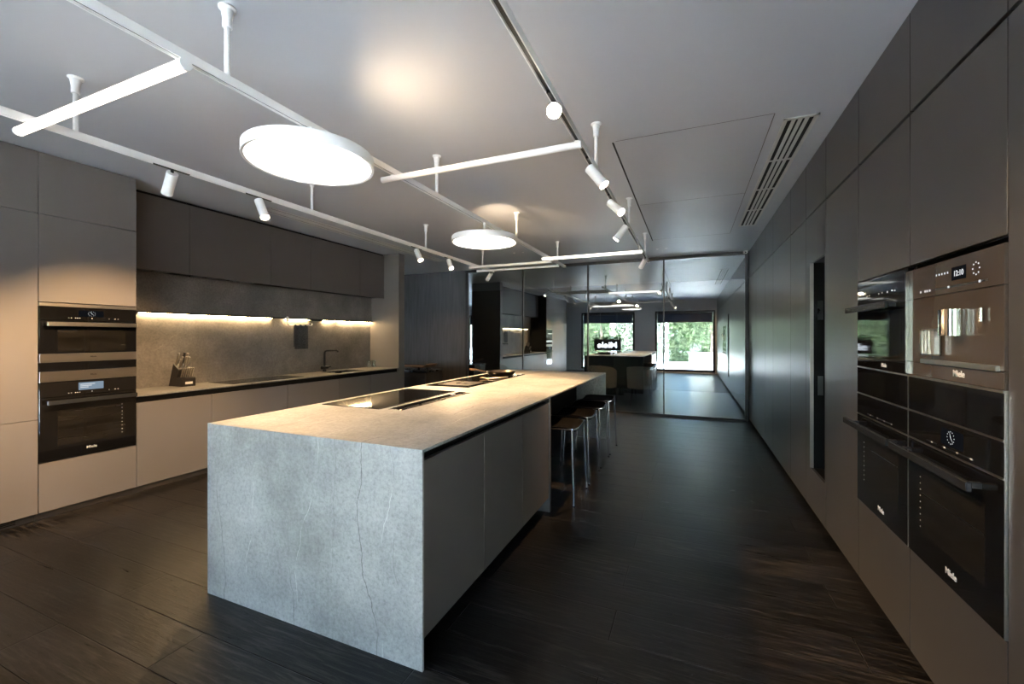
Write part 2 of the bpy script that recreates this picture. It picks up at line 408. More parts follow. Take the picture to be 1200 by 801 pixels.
# ------------------------------------------------------------------ setting
structure('floor', B().box(XW, XR + .9, YB - .16, YE, -0.06, 0), 'floor', 'black-stained oak plank floor running through the whole showroom', 'floor')
structure('ceiling', B().box(XW, XR + .9, YB - .16, YE, CZ, CZ + .25), 'ceiling', 'smooth pale grey ceiling above the kitchen', 'ceiling')
structure('wall_right', B().box(XR + .62, XR + .9, YB - .16, YE, 0, CZ), 'wallpaint', 'wall behind the dark tall cabinets on the right', 'wall')
structure('wall_left', B().box(-5.32, XS - .022, -.34, 5.92, 0, CZ).box(XS - .022, XL + .0, 5.77, 5.92, 0, CZ).box(-5.32, XS + .02, -.36, -.34, 0, CZ), 'greige',
          'greige partition wall with end pier closing the left kitchen run', 'wall')
structure('wall_passage', B().box(XW - .2, XW, YB - .16, YE, 0, CZ), 'wallpaint', 'far wall of the passage behind the kitchen', 'wall')
structure('wall_end', B().box(XW, XR + .9, YE, YE + .2, 0, CZ), 'darkwall', 'dark wall of the room beyond the glass partition', 'wall')

# window wall behind the camera with three floor-length openings
WINS = [(-1.30, 0.80), (-4.20, -2.07), (-9.55, -7.45)]
WZ0, WZ1 = 0.06, 2.36
wb = B(); xs = sorted([XW, XR + .62] + [x for w in WINS for x in w])
for i in range(0, len(xs), 2): wb.box(xs[i], xs[i + 1], YB - .16, YB, 0, CZ)
for a, b_ in WINS: wb.box(a, b_, YB - .16, YB, WZ1, CZ).box(a, b_, YB - .16, YB, 0, WZ0)
structure('wall_back', wb, 'wallpaint', 'grey wall with black framed floor-length windows, seen mirrored in the partition', 'wall')
for k, (a, b_) in enumerate(WINS):
    fr = B(); f = .07; y0, y1 = YB - .11, YB + .015
    fr.box(a, a + f, y0, y1, WZ0, WZ1).box(b_ - f, b_, y0, y1, WZ0, WZ1).box(a, b_, y0, y1, WZ0, WZ0 + f).box(a, b_, y0, y1, WZ1 - f, WZ1)
    w = structure('window_%d' % (k + 1), fr, 'blackmetal', ['black framed floor-length window nearest the dark cabinets', 'black framed window behind the hanging planter sign', 'black framed window at the end of the passage'][k], 'window')
    build('pane', B().box(a + f, b_ - f, YB - .06, YB - .052, WZ0 + f, WZ1 - f), 'pane', w)
    bl = thing('roller_blind', ['navy roller blind lowered a little in the window nearest the dark cabinets', 'navy roller blind lowered a little above the hanging planter sign', 'navy roller blind lowered a little in the passage window'][k], 'blind', (a + f, YB - .03, 1.93), 'roller blinds on the windows')
    build('fabric', B().box(a + f + .01, b_ - f - .01, YB - .034, YB - .030, 1.93, 2.27), 'blind', bl)
    build('bottom_bar', B().box(a + f + .01, b_ - f - .01, YB - .04, YB - .024, 1.92, 1.945, .003), 'blackmetal', bl)
    build('roller', B().cyl((a + f + .005, YB - .03, 2.265), (b_ - f - .005, YB - .03, 2.265), .024), 'blackmetal', bl)

# glass partition
posts = [-4.37, -3.10, -1.79, -0.446, 0.83]
gp = B()
gp.box(posts[0] - .03, XR - .005, YG - .03, YG + .03, CZ - .055, CZ).box(posts[0] - .03, XR - .005, YG - .03, YG + .03, 0, .035)
for k, x in enumerate(posts):
    h = .03 if k in (0,) else (.024 if k == 4 else .011)
    gp.box(x - h, x + h, YG - .025, YG + .025, .03, CZ - .05)
part = tag(build('glass_partition', gp, 'blackmetal'), 'full-height black framed glass partition mirroring the kitchen', 'glass partition', None, 'structure')
for a, b_ in zip(posts, posts[1:]): build('pane', B().box(a + .01, b_ - .01, YG - .005, YG + .005, .03, CZ - .05), 'partition', part)
structure('wall_far', B().box(XW, posts[0] - .03, YG - .03, YG + .05, 0, CZ), 'woodpanel', 'dark charcoal veneer wall panel left of the glass partition', 'wall')

# ceiling joints and grilles
structure('trim_1', B().box(-.526, -.514, 3.08, 6.47, CZ - .003, CZ + .001), 'shadowgap', 'thin black slot in the ceiling beside the track', 'ceiling slot')
structure('trim_2', B().box(.476, .481, 3.07, 6.4, CZ - .0015, CZ + .001).box(-.50, .478, 3.068, 3.072, CZ - .001, CZ + .001).box(-.50, .478, 4.660, 4.664, CZ - .001, CZ + .001).box(-.50, .478, 6.40, 6.404, CZ - .001, CZ + .001),
          'taupe', 'fine joints of the removable ceiling panels', 'ceiling joint')
def vent(name, label, x0, x1, y0, y1, nslots, ncross):
    t = thing(name, label, 'air vent', (x0, y0, CZ))
    w, e = x1 - x0, .022
    f = B().box(x0, x1, y0, y0 + e, CZ - .008, CZ).box(x0, x1, y1 - e, y1, CZ - .008, CZ).box(x0, x0 + e, y0, y1, CZ - .008, CZ).box(x1 - e, x1, y0, y1, CZ - .008, CZ)
    build('frame', f, 'offwhite', t)
    build('backing', B().box(x0 + .01, x1 - .01, y0 + .01, y1 - .01, CZ - .0015, CZ), 'shadowgap', t)
    s = (w - 2 * e) / nslots
    for i in range(1, nslots):
        xc = x0 + e + s * i; build('slat', B().box(xc - s * .30, xc + s * .30, y0 + e, y1 - e, CZ - .007, CZ - .001), 'offwhite', t)
    for i in range(1, ncross + 1):
        yc = y0 + (y1 - y0) * i / (ncross + 1); build('crossbar', B().box(x0 + e, x1 - e, yc - .012, yc + .012, CZ - .007, CZ - .001), 'offwhite', t)
vent('air_vent', 'pale slotted air vent in the ceiling beside the dark cabinet wall', .545, .735, 3.17, 6.03, 4, 3)
vent('air_vent', 'long linear air vent in the ceiling above the wall cupboards', -4.36, -4.17, 3.18, 6.7, 4, 0)

# ------------------------------------------------------------------ left kitchen run
DG = .0045   # joint between doors
def door(b, y0, y1, z0, z1, x=XL, t=.02, side=1):
    xs_ = sorted((x, x - side * t))
    return b.box(xs_[0], xs_[1], y0 + DG / 2, y1 - DG / 2, z0 + DG / 2, z1 - DG / 2, .0012)

def tall_unit(y0, y1, doors, label, niche=None, plinth='plinth', grille=False):
    t = thing('tall_cabinet', label, 'tall cabinet', ((XL + XS) / 2, (y0 + y1) / 2, 0))
    body = B()
    if niche:
        body.box(XS, XL - .0215, y0 + .001, y1 - .001, .06, niche[0]).box(XS, XL - .0215, y0 + .001, y1 - .001, niche[1], CZ - .004)
        body.box(XS, XS + .02, y0 + .001, y1 - .001, niche[0], niche[1])
        body.box(XS, XL - .0215, y0 + .001, y0 + .012, niche[0], niche[1]).box(XS, XL - .0215, y1 - .012, y1 - .001, niche[0], niche[1])
    else:
        body.box(XS, XL - .0215, y0 + .001, y1 - .001, .06, CZ - .004)
    build('carcass', body, 'shadowgap', t)
    for z0, z1 in doors: build('door', door(B(), y0, y1, z0, z1), 'greige', t)
    p = B().box(XS, XL - .055, y0 + .001, y1 - .001, 0, .058)
    pl = build('plinth', p, plinth, t)
    if grille:
        for z in (.014, .026, .038): build('slot', B().box(XL - .056, XL - .0535, y0 + .03, y1 - .1, z, z + .006), 'shadowgap', pl)
    return t
ZD = .062
tall_unit(-.34, .33, [(ZD, .765), (.765, 2.31), (2.31, CZ - .003)], 'greige tall cabinet at the window end of the left run')
tall_unit(.33, .93, [(ZD, .765), (.765, 2.31), (2.31, CZ - .003)], 'second greige tall cabinet before the steel-trimmed ovens')
tall_unit(.93, 1.533, [(ZD, .765), (.765, 2.31), (2.31, CZ - .003)], 'greige tall cabinet with a slotted plinth left of the steel-trimmed ovens', grille=True)
tall_unit(1.533, 2.142, [(ZD, .433), (1.650, 2.31), (2.31, CZ - .003)], 'greige tall cabinet holding the two steel-trimmed ovens', niche=(.433, 1.650))

def oven_left(name, label, z0, z1, kind):
    y0, y1 = 1.5365, 2.1385; t = thing(name, label, 'oven', (XL - .25, (y0 + y1) / 2, z0))
    build('housing', B().box(XS + .04, XL - .02, y0 + .015, y1 - .015, z0 + .003, z1 - .003), 'blackmetal', t)
    X1 = XL + .004
    ym = (y0 + y1) / 2
    def panel(n, a, b_, m, parent=t, x1=X1): return build(n, B().box(XL - .018, x1, y0, y1, a, b_, .0015), m, parent)
    if kind == 'combi':
        panel('top_trim', 1.621, 1.646, 'steel')
        cp = panel('control_panel', 1.517, 1.620, 'blackglass')
        build('display', B().box(X1, X1 + .0015, ym - .08, ym + .075, 1.548, 1.597), 'displaydark', cp)
        d = panel('door', 1.258, 1.515, 'blackglass')
        build('window', B().box(X1, X1 + .001, y0 + .10, y1 - .08, 1.275, 1.44), 'ovenwin', d)
        bt = panel('bottom_trim', 1.190, 1.257, 'steel', t, XL + .008)
        text('lettering', BRAND, .018, (XL + .0085, ym + .01, 1.222), (0, 1, 0), (0, 0, 1), 'darklogo', bt)
        panel('base_strip', 1.124, 1.188, 'blackglass')
        zh = 1.485
        cz = 1.573
    else:
        tt = panel('top_trim', 1.042, 1.121, 'steel', t, XL + .008)
        text('lettering', BRAND, .018, (XL + .0085, ym + .01, 1.078), (0, 1, 0), (0, 0, 1), 'darklogo', tt)
        cp = panel('control_panel', .925, 1.040, 'blackglass')
        ds = build('display', B().box(X1, X1 + .0015, ym - .08, ym + .075, .962, 1.022), 'display', cp)
        for r_ in range(3):
            build('display_text', B().box(X1 + .0015, X1 + .002, ym - .07, ym + .02 - .02 * r_, 1.004 - .012 * r_, 1.009 - .012 * r_), 'mark', ds)
        d = panel('door', .440, .923, 'blackglass')
        build('window', B().box(X1, X1 + .001, y0 + .10, y1 - .08, .545, .845), 'ovenwin', d)
        for z in (.60, .66, .735, .80): build('shelf_rail', B().box(X1 + .001, X1 + .0015, y0 + .105, y1 - .085, z, z + .0035), 'darksteel', d)
        for k in range(9): build('shelf_peg', B().box(X1 + .001, X1 + .002, y1 - .105, y1 - .099, .57 + k * .03, .574 + k * .03), 'logo', d)
        text('lettering', BRAND, .030, (X1 + .0005, ym + .0, .487), (0, 1, 0), (0, 0, 1), 'logo', d)
        zh = .885
        cz = .985
    # clock or row of touch marks
    if kind == 'combi':
        for k in range(12):
            a = k * PI / 6; y, z = ym + .022 * math.cos(a), cz + .018 * math.sin(a)
            build('clock_mark', B().box(X1 + .0015, X1 + .002, y - .0015, y + .0015, z - .0015, z + .0015), 'mark', cp)
        build('clock_hand', B().prism([(ym - .002, cz), (ym + .002, cz), (ym - .009, cz + .016)], 'x', X1 + .0015, X1 + .002).prism([(ym, cz + .002), (ym, cz - .002), (ym + .013, cz - .009)], 'x', X1 + .0015, X1 + .002), 'mark', cp)
    zt = (1.533 if kind == 'combi' else .943)
    for k, yy in enumerate((.16, .175, .20, .212, .225, .30, .41, .45, .47)): build('touch_key', B().box(X1, X1 + .001, y0 + yy, y0 + yy + .006, zt, zt + .005), 'logo', cp)
    hb = B().box(XL + .035, XL + .053, y0 + .028, y1 - .012, zh - .017, zh + .017, .004)
    h = build('handle', hb, 'steel' if kind == 'combi' else 'handle', t)
    build('handle_mount', B().box(XL + .003, XL + .04, y0 + .045, y0 + .06, zh - .012, zh + .012, .002), 'blackmetal', h)
    build('handle_mount', B().box(XL + .003, XL + .04, y1 - .06, y1 - .045, zh - .012, zh + .012, .002), 'blackmetal', h)
    return t
oven_left('built_in_oven', 'compact black oven with a steel bar handle above the larger oven', 1.122, 1.648, 'combi')
oven_left('built_in_oven', 'larger black oven with a lit blue display below the compact oven', .437, 1.122, 'oven')

# base cabinets under the left worktop
BS = [2.142, 2.776, 3.656, 4.479, 5.10, 5.768]
BL = ['greige base cabinet beside the tall oven cabinet, under the knife block', 'greige base cabinet under the left-hand hob', 'greige base cabinet between hob and sink, under the towel',
      'greige base cabinet under the sink and black tap', 'greige base cabinet against the end pier, under the tumblers']
for k in range(5):
    y0, y1 = BS[k], BS[k + 1]
    t = thing('base_cabinet', BL[k], 'base cabinet', ((XL + XS) / 2, (y0 + y1) / 2, 0), 'base cabinets of the left kitchen run')
    build('carcass', B().box(XS, XL - .0215, y0 + .001, y1 - .001, .06, .70).box(XS, XS + .02, y0 + .001, y1 - .001, .70, .85), 'shadowgap', t)
    build('handle_groove', B().box(XL - .05, XL - .035, y0 + .001, y1 - .001, .70, .853), 'shadowgap', t)
    build('door', door(B(), y0, y1, ZD, .803), 'greige', t)
    build('plinth', B().box(XS, XL - .055, y0 + .001, y1 - .001, 0, .058), 'plinth', t)

# worktop with a sink cut-out
SX0, SX1, SY0, SY1 = -4.98, -4.62, 4.58, 5.14
wt = thing('kitchen_worktop', 'thin stone worktop along the left wall under the lit splashback', 'worktop', ((XL + XS) / 2, 3.95, .856))
build('slab', B().box(XS, SX0, 2.143, 5.769, .856, .868).box(SX1, XL + .004, 2.143, 5.769, .856, .868).box(SX0, SX1, 2.143, SY0, .856, .868).box(SX0, SX1, SY1, 5.769, .856, .868), 'splash', wt)
sk = thing('sink', 'dark sink recessed in the left worktop under the black tap', 'sink', ((SX0 + SX1) / 2, (SY0 + SY1) / 2, .70))
build('bowl', B().box(SX0, SX1, SY0, SY1, .705, .712).box(SX0, SX0 + .006, SY0, SY1, .71, .8555).box(SX1 - .006, SX1, SY0, SY1, .71, .8555).box(SX0, SX1, SY0, SY0 + .006, .71, .8555).box(SX0, SX1, SY1 - .006, SY1, .71, .8555), 'darksteel', sk)
build('drain', B().cyl((-4.80, 4.86, .712), (-4.80, 4.86, .716), .045), 'steel', sk)
tp = thing('kitchen_tap', 'black angular kitchen tap standing behind the sink', 'tap', (-5.035, 4.72, .868))
tx, ty = -5.035, 4.72
build('base', B().cyl((tx, ty, .868), (tx, ty, .90), .026), 'blackmetal', tp)
build('riser', B().tube([(tx, ty, .90), (tx, ty, 1.13), (tx + .004, ty, 1.155), (tx + .02, ty, 1.172), (tx + .05, ty, 1.178), (tx + .22, ty + .02, 1.185), (tx + .235, ty + .02, 1.175), (tx + .24, ty + .02, 1.155)], .0145, 14), 'blackmetal', tp)
build('valve_body', B().cyl((tx, ty - .055, .925), (tx, ty + .055, .925), .022), 'blackmetal', tp)
build('lever', B().cyl((tx, ty + .05, .93), (tx + .05, ty + .075, .94), .008, .006), 'blackmetal', tp)

# splashback, light rail and wall cupboards
structure('splashback', B().box(XS - .02, XS, 2.143, 5.769, .869, 1.62).box(XS - .02, XS + .03, 2.143, 5.769, 1.645, 2.10), 'splash', 'brown-grey stone splashback behind the left worktop', 'splashback')
lr = thing('light_rail', 'slim black rail with warm strip lights across the splashback', 'light rail', (XS, 3.95, 1.62))
build('rail', B().box(XS + .001, XS + .046, 2.145, 5.767, 1.628, 1.6445), 'blackmetal', lr)
for a, b_ in [(2.44, 3.88), (4.09, 4.47), (4.72, 4.96), (5.02, 5.76)]:
    build('light_strip', B().box(XS + .006, XS + .036, a, b_, 1.6205, 1.6278), 'led', lr)
build('cover', B().box(XS + .002, XS + .05, 2.20, 2.42, 1.612, 1.6278, .002), 'blackmetal', lr)
build('cover', B().box(XS + .002, XS + .05, 4.49, 4.70, 1.612, 1.6278, .002), 'blackmetal', lr)
tr = thing('towel_hook_rail', 'small white wire towel holder hanging from the light rail', 'towel holder', (XS + .05, 4.2, 1.60))
build('wire_frame', B().tube([(XS + .052, 4.10, 1.632), (XS + .052, 4.10, 1.56), (XS + .052, 4.13, 1.545), (XS + .052, 4.49, 1.545), (XS + .052, 4.505, 1.56), (XS + .052, 4.505, 1.575)], .0045, 8), 'white', tr)
build('clip', B().box(XS + .047, XS + .060, 4.085, 4.115, 1.60, 1.66, .002), 'white', tr)
tw = B()
def tf(u, v):
    y = 4.205 + .225 * u; s = v * 2 - 1
    z = 1.549 - abs(s) * (.335 if s > 0 else .30); x = XS + .052 + (.011 if s > 0 else -.011) * min(1, abs(s) * 8) + .003 * math.sin(u * 17 + s)
    return (x, y, z + (.0 if abs(s) > .12 else .004))
tw.grid(tf, 14, 40, .003)
tag(build('kitchen_towel', tw, 'towel', None, (XS + .05, 4.2, 1.3)), 'slate grey kitchen towel folded over the white wire holder', 'towel')

US = [2.143, 2.74, 3.66, 4.26, 5.20, 5.768]
UL = ['dark taupe wall cupboard next to the tall oven cabinet', 'wide dark taupe wall cupboard, second from the tall oven cabinet', 'dark taupe wall cupboard above the near end of the towel holder, third from the ovens', 'wide dark taupe wall cupboard above the sink', 'dark taupe wall cupboard against the end pier']
for k in range(5):
    y0, y1 = US[k], US[k + 1]
    t = thing('wall_cupboard', UL[k], 'wall cupboard', ((-4.8 + XS) / 2, (y0 + y1) / 2, 2.03), 'wall cupboards of the left kitchen run')
    build('carcass', B().box(XS + .031, -4.8215, y0 + .001, y1 - .001, 2.045, CZ - .02), 'shadowgap', t)
    build('door', B().box(-4.82, -4.80, y0 + DG / 2, y1 - DG / 2, 2.03, CZ - .03, .0012), 'taupe', t)
    if k in (0, 1):
        build('hood_filter', B().box(-5.02, -4.87, y0 + .12, y1 - .12, 2.038, 2.0448), 'darksteel', t)
    for yy in ((y0 + .5,) if k < 2 else ()):
        build('downlight', B().cyl((-4.86, y1 - .08, 2.0395), (-4.86, y1 - .08, 2.0448), .03), 'steel', t)
structure('trim_3', B().box(XS, -4.83, 2.143, 5.769, CZ - .02, CZ - .001), 'shadowgap', 'dark shadow gap above the wall cupboards', 'shadow gap')

# hob on the left worktop
hb = thing('induction_hob', 'black glass hob set in the left worktop near the knife block', 'hob', (-4.8, 3.55, .868))
build('glass_plate', B().box(-5.02, -4.60, 3.06, 3.98, .8683, .873, .0015), 'hobglass', hb)
for yy, rr in ((3.28, .10), (3.75, .10)):
    c = B()
    for k in range(48):
        a, b_ = 2 * PI * k / 48, 2 * PI * (k + .5) / 48
        c.box(-4.81 + rr * math.cos(a) - .002, -4.81 + rr * math.cos(a) + .002, yy + rr * math.sin(a) - .002, yy + rr * math.sin(a) + .002, .873, .8733)
    build('zone_mark', c, 'darksteel', hb)

# knife block
kb = thing('knife_block', 'black knife block with steel-handled knives on the left worktop beside the ovens', 'knife block', (-4.97, 2.76, .868))
kx, ky = -5.05, 2.76
build('rear_block', B().prism([(kx - .02, .869), (kx + .085, .869), (kx + .150, 1.040), (kx + .055, 1.102)], 'y', ky - .065, ky + .065), 'knifewood', kb)
build('front_block', B().prism([(kx + .0855, .869), (kx + .205, .869), (kx + .208, .950), (kx + .195, .962), (kx + .121, .962)], 'y', ky - .065, ky + .065), 'knifewood', kb)
build('name_plate', B().box(kx + .206, kx + .2095, ky - .035, ky + .035, .893, .917), 'logo', kb)
ax = Vector((.36, 0, .93)).normalized()
for k, (dy, f, L, r_) in enumerate([(-.045, .15, .125, .011), (-.018, .42, .10, .010), (.012, .12, .125, .011), (.042, .15, .12, .011), (-.040, .62, .085, .009), (.034, .62, .11, .011), (.006, .62, .115, .010)]):
    p = Vector((kx + .055 + .095 * f, ky + dy, 1.102 - .062 * f))
    m_ = 'blackmetal' if k == 2 else 'steel'
    h = build('knife_handle', B().tube([p - ax * .005, p + ax * L * .3, p + ax * L * .8, p + ax * L], r_ * .8, 10, r_), m_, kb)
    build('handle_end', B().cyl(p + ax * L, p + ax * (L + .008), r_ * 1.1, r_ * .9, 12), m_, h)
for k in range(6):
    p = Vector((kx + .160, ky - .05 + .02 * k, .962))
    h = build('steak_knife_handle', B().tube([p, p + ax * .05, p + ax * .10], .0062, 8, .0075), 'steel', kb)
    build('handle_end', B().cyl(p + ax * .10, p + ax * .105, .008, .007, 8), 'steel', h)

# two tumblers
tb = B().lathe((-5.0, 5.62, .8685), [(0, 0), (.030, 0), (.036, .115), (.0335, .115), (.028, .008), (0, .008)], 28)
g1 = tag(build('glass_tumbler', tb, 'tumbler', None, (-5.0, 5.62, .8685)), 'clear tumbler at the pier end of the left worktop, the one nearer the tap', 'glass', 'tumblers on the left worktop')
g2 = dup(g1, (-4.98, 5.715, .8685), 'clear tumbler standing right against the end pier on the left worktop')

# ------------------------------------------------------------------ island
IX0, IX1, IY0, IY1, IZ = -2.415, -1.025, 1.468, 5.545, .92
iw = thing('island_worktop', 'grey veined stone island worktop folding down to the floor at both ends', 'worktop', ((IX0 + IX1) / 2, (IY0 + IY1) / 2, 0))
T = .013
part_label(build('top_slab', B().box(IX0, IX1, IY0 + T + .0002, IY1 - T - .0002, IZ - T, IZ, .001), 'stone', iw), 'stone top slab warmly lit from above')
part_label(build('end_panel', B().box(IX0, IX1, IY0, IY0 + T, 0, IZ, .001), 'stone', iw), 'broad stone end panel facing the viewer')
part_label(build('end_panel', B().box(IX0, IX1, IY1 - T, IY1, .06, IZ, .001), 'stone', iw), 'stone end panel on the glass side')
part_label(build('facing', B().box(IX0 + .002, IX1 - .002, IY1 + .0003, IY1 + .006, .06, IZ - .004), 'blackmetal', iw), 'black facing towards the glass')
IS = [IY0 + T + .001, 2.06, 2.63, 3.195]
ILB = ['island base cabinet next to the stone end panel', 'middle island base cabinet on the walkway side', 'island base cabinet next to the bar stools']
for k in range(3):
    y0, y1 = IS[k], IS[k + 1]
    t = thing('island_cabinet', ILB[k], 'base cabinet', (-1.7, (y0 + y1) / 2, 0), 'island base cabinets')
    build('carcass', B().box(IX0 + .035, IX1 - .04, y0 + .001, y1 - .001, .12, IZ - .05), 'shadowgap', t)
    build('door', B().box(IX1 - .034, IX1 - .012, y0 + DG / 2, y1 - DG / 2, .118, .868, .0012), 'islandlac', t)
    build('handle_groove', B().box(IX1 - .065, IX1 - .055, y0 + .001, y1 - .001, IZ - .051, IZ - T - .0005), 'shadowgap', t)
    build('door', B().box(IX0 + .012, IX0 + .034, y0 + DG / 2, y1 - DG / 2, .118, .868, .0012), 'greige', t)
    build('plinth', B().box(IX0 + .10, IX1 - .12, y0 + .001, y1 - .001, 0, .118), 'blackplinth', t)
tag(build('island_side_panel', B().box(IX0 + .012, IX1 - .006, 3.197, 3.225, 0, IZ - T - .0005, .001), 'islandlac', None, (-1.7, 3.21, 0)), 'narrow greige panel ending the island cabinets beside the nearest bar stool', 'side panel')
# seating side back cabinets
ib = thing('island_back_cabinet', 'black panelled cabinet under the island worktop behind the bar stools', 'base cabinet', (-1.9, 4.4, 0))
build('carcass', B().box(IX0 + .012, -1.43, 3.2265, IY1 - T - .002, .06, IZ - T - .0005), 'taupe', ib)
for y0, y1 in ((3.228, 4.35), (4.35, IY1 - T - .004)): build('back_panel', B().box(-1.4295, -1.41, y0 + .002, y1 - .002, .06, IZ - T - .001, .001), 'darkwall', ib)
build('plinth', B().box(IX0 + .05, -1.47, 3.23, IY1 - T - .004, 0, .058), 'blackplinth', ib)

# island hobs
def frame_hob(name, label, x0, x1, y0, y1, cat='hob'):
    t = thing(name, label, cat, ((x0 + x1) / 2, (y0 + y1) / 2, IZ))
    return t
h1 = frame_hob('induction_hob', 'large black glass hob on the near half of the island worktop', -2.34, -1.855, 2.17, 3.12)
build('glass_plate', B().box(-2.335, -1.855, 2.172, 3.118, IZ + .0003, IZ + .0055, .0015), 'hobglass', h1)
for a in (-2.338, -1.8548): build('edge_trim', B().box(a, a + .0028, 2.17, 3.12, IZ + .0003, IZ + .006), 'darksteel', h1)
ex = thing('downdraft_extractor', 'long narrow slotted extractor beside the large island hob', 'extractor', (-1.745, 2.66, IZ))
build('frame', B().box(-1.80, -1.69, 2.20, 3.10, IZ + .0003, IZ + .004, .001), 'darksteel', ex)
build('cover', B().box(-1.785, -1.725, 2.215, 3.085, IZ + .004, IZ + .008, .0015), 'blackglass', ex)
build('intake_slot', B().box(-1.718, -1.698, 2.215, 3.085, IZ + .004, IZ + .0046), 'shadowgap', ex)
build('touch_mark', B().box(-1.765, -1.745, 2.90, 2.96, IZ + .008, IZ + .0084), 'logo', ex)
tz = thing('teppan_plate', 'steel griddle plate in a black surround on the island beyond the large hob', 'griddle', (-2.12, 3.62, IZ))
build('surround', B().box(-2.345, -1.875, 3.41, 3.85, IZ + .0003, IZ + .005, .0015), 'hobglass', tz)
build('plate', B().box(-2.27, -1.93, 3.50, 3.82, IZ + .005, IZ + .007, .001), 'darksteel', tz)
h2 = frame_hob('induction_hob', 'small black glass hob under the frying pan on the island', -2.34, -1.87, 3.87, 4.83)
build('glass_plate', B().box(-2.345, -1.875, 3.872, 4.83, IZ + .0003, IZ + .0055, .0015), 'hobglass', h2)
build('edge_trim', B().box(-2.345, -1.875, 3.866, 3.871, IZ + .0003, IZ + .006), 'steel', h2)

def pan(name, label, c, r_, hgt, dirv, hm, bm_, L):
    t = thing(name, label, 'pan', c)
    build('body', B().lathe(c, [(0, 0), (r_ * .78, 0), (r_ * .86, hgt * .15), (r_, hgt), (r_ * .985, hgt + .001), (r_ * .84, hgt * .22), (r_ * .76, .004), (0, .004)], 48), bm_, t)
    d = Vector(dirv).normalized(); p = Vector(c) + d * r_ * .93 + Vector((0, 0, hgt * .75))
    hd = build('handle', B().tube([p, p + d * .05 + Vector((0, 0, .012)), p + d * L * .6 + Vector((0, 0, .035)), p + d * L + Vector((0, 0, .045))], .008, 10, .011), hm, t)
    build('bracket', B().box(p.x - .018, p.x + .018, p.y - .018, p.y + .018, p.z - .012, p.z + .012, .004), 'steel', hd)
    return t
pan('frying_pan', 'wide dark frying pan with a copper handle on the small island hob', (-2.10, 4.62, IZ + .0058), .175, .05, (-.72, -.58, 0), 'copper', 'panmetal', .22)
sp = thing('spatula', 'wooden spatula with a steel handle lying beside the frying pan', 'spatula', (-1.98, 4.20, IZ + .006))
build('blade', B().grid(lambda u, v: (-2.12 + .09 * u, 4.13 + (.06 - .02 * u) * (v - .5), IZ + .011 + .012 * math.sin(PI * (1 - u) * .6)), 8, 6, .006), 'beech', sp)
build('handle', B().tube([(-2.035, 4.13, IZ + .014), (-1.98, 4.18, IZ + .016), (-1.90, 4.36, IZ + .014)], .006, 8, .008), 'steel', sp)

# cable under the island
tag(build('power_cable', B().tube([(-1.400, 3.40, .30), (-1.36, 3.42, .33), (-1.33, 3.52, .36), (-1.31, 3.66, .42), (-1.32, 3.78, .47), (-1.38, 3.88, .49), (-1.405, 3.90, .49)], .0035, 8), 'whitecable', None, (-1.36, 3.6, .3)), 'thin white cable looping from the back of the island beside the stools', 'cable')

# bar stools
def make_stool():
    t = thing('bar_stool', 'black leather bar stool nearest the viewer, beside the island side panel', 'bar stool', (-1.085, 3.595, 0), 'bar stools along the island')
    cx, cy = -1.085, 3.595; W, D, H = .42, .37, .635
    def seat(u, v):
        x = (u - .5) * D; y = (v - .5) * W
        return (cx + x, cy + y, H - .022 + .026 * (2 * v - 1) ** 2 - .012 * max(0, abs(2 * u - 1) - .7) / .3)
    s = build('seat', B().grid(seat, 14, 18, .022), 'stoolseat', t)
    rim = B()
    for sx in (-1, 1):
        rim.tube([(cx + sx * D / 2, cy + (v - .5) * W, H - .034 + .026 * (2 * v - 1) ** 2) for v in [i / 12 for i in range(13)]], .0055, 8)
    for sy in (-1, 1): rim.tube([(cx - D / 2, cy + sy * W / 2, H - .010), (cx + D / 2, cy + sy * W / 2, H - .010)], .0055, 8)
    build('seat_frame', rim, 'chrome', t)
    for sx in (-1, 1):
        for sy in (-1, 1):
            l = build('leg', B().tube([(cx + sx * (D / 2 - .004), cy + sy * (W / 2 - .004), H - .012), (cx + sx * (D / 2 + .020), cy + sy * (W / 2 + .018), .008)], .0105, 12, .0085), 'chrome', t)
            build('foot_cap', B().cyl((cx + sx * (D / 2 + .0205), cy + sy * (W / 2 + .0185), 0), (cx + sx * (D / 2 + .020), cy + sy * (W / 2 + .018), .014), .0115), 'blackmetal', l)
    return t
st = make_stool()
for k, lab in enumerate(['second black bar stool from the island side panel', 'third black bar stool from the island side panel', 'black bar stool farthest along, nearest the glass partition']):
    dup(st, (-1.085, 3.595 + .553 * (k + 1), 0), lab)

# ------------------------------------------------------------------ right dark cabinet wall
GZ = 2.342
def right_unit(y0, y1, label, spans=None, niche=None):
    t = thing('tall_cabinet', label, 'tall cabinet', (XR + .3, (y0 + y1) / 2, 0))
    body = B()
    holes = [niche] if niche else []
    if holes:
        z0, z1 = holes[0]
        body.box(XR + .0215, XR + .6, y0 + .001, y1 - .001, .055, z0).box(XR + .0215, XR + .6, y0 + .001, y1 - .001, z1, CZ - .004)
        body.box(XR + .58, XR + .6, y0 + .001, y1 - .001, z0, z1).box(XR + .0215, XR + .58, y0 + .001, y0 + .008, z0, z1).box(XR + .0215, XR + .58, y1 - .008, y1 - .001, z0, z1)
    else:
        body.box(XR + .0215, XR + .6, y0 + .001, y1 - .001, .055, CZ - .004)
    build('carcass', body, 'shadowgap', t)
    for z0, z1 in (spans or [(.05, GZ - .005), (GZ + .005, CZ - .003)]):
        build('door', door(B(), y0, y1, z0, z1, XR, .02, -1), 'graphite', t)
    build('plinth', B().box(XR + .055, XR + .6, y0 + .001, y1 - .001, 0, .05), 'blackplinth', t)
    return t
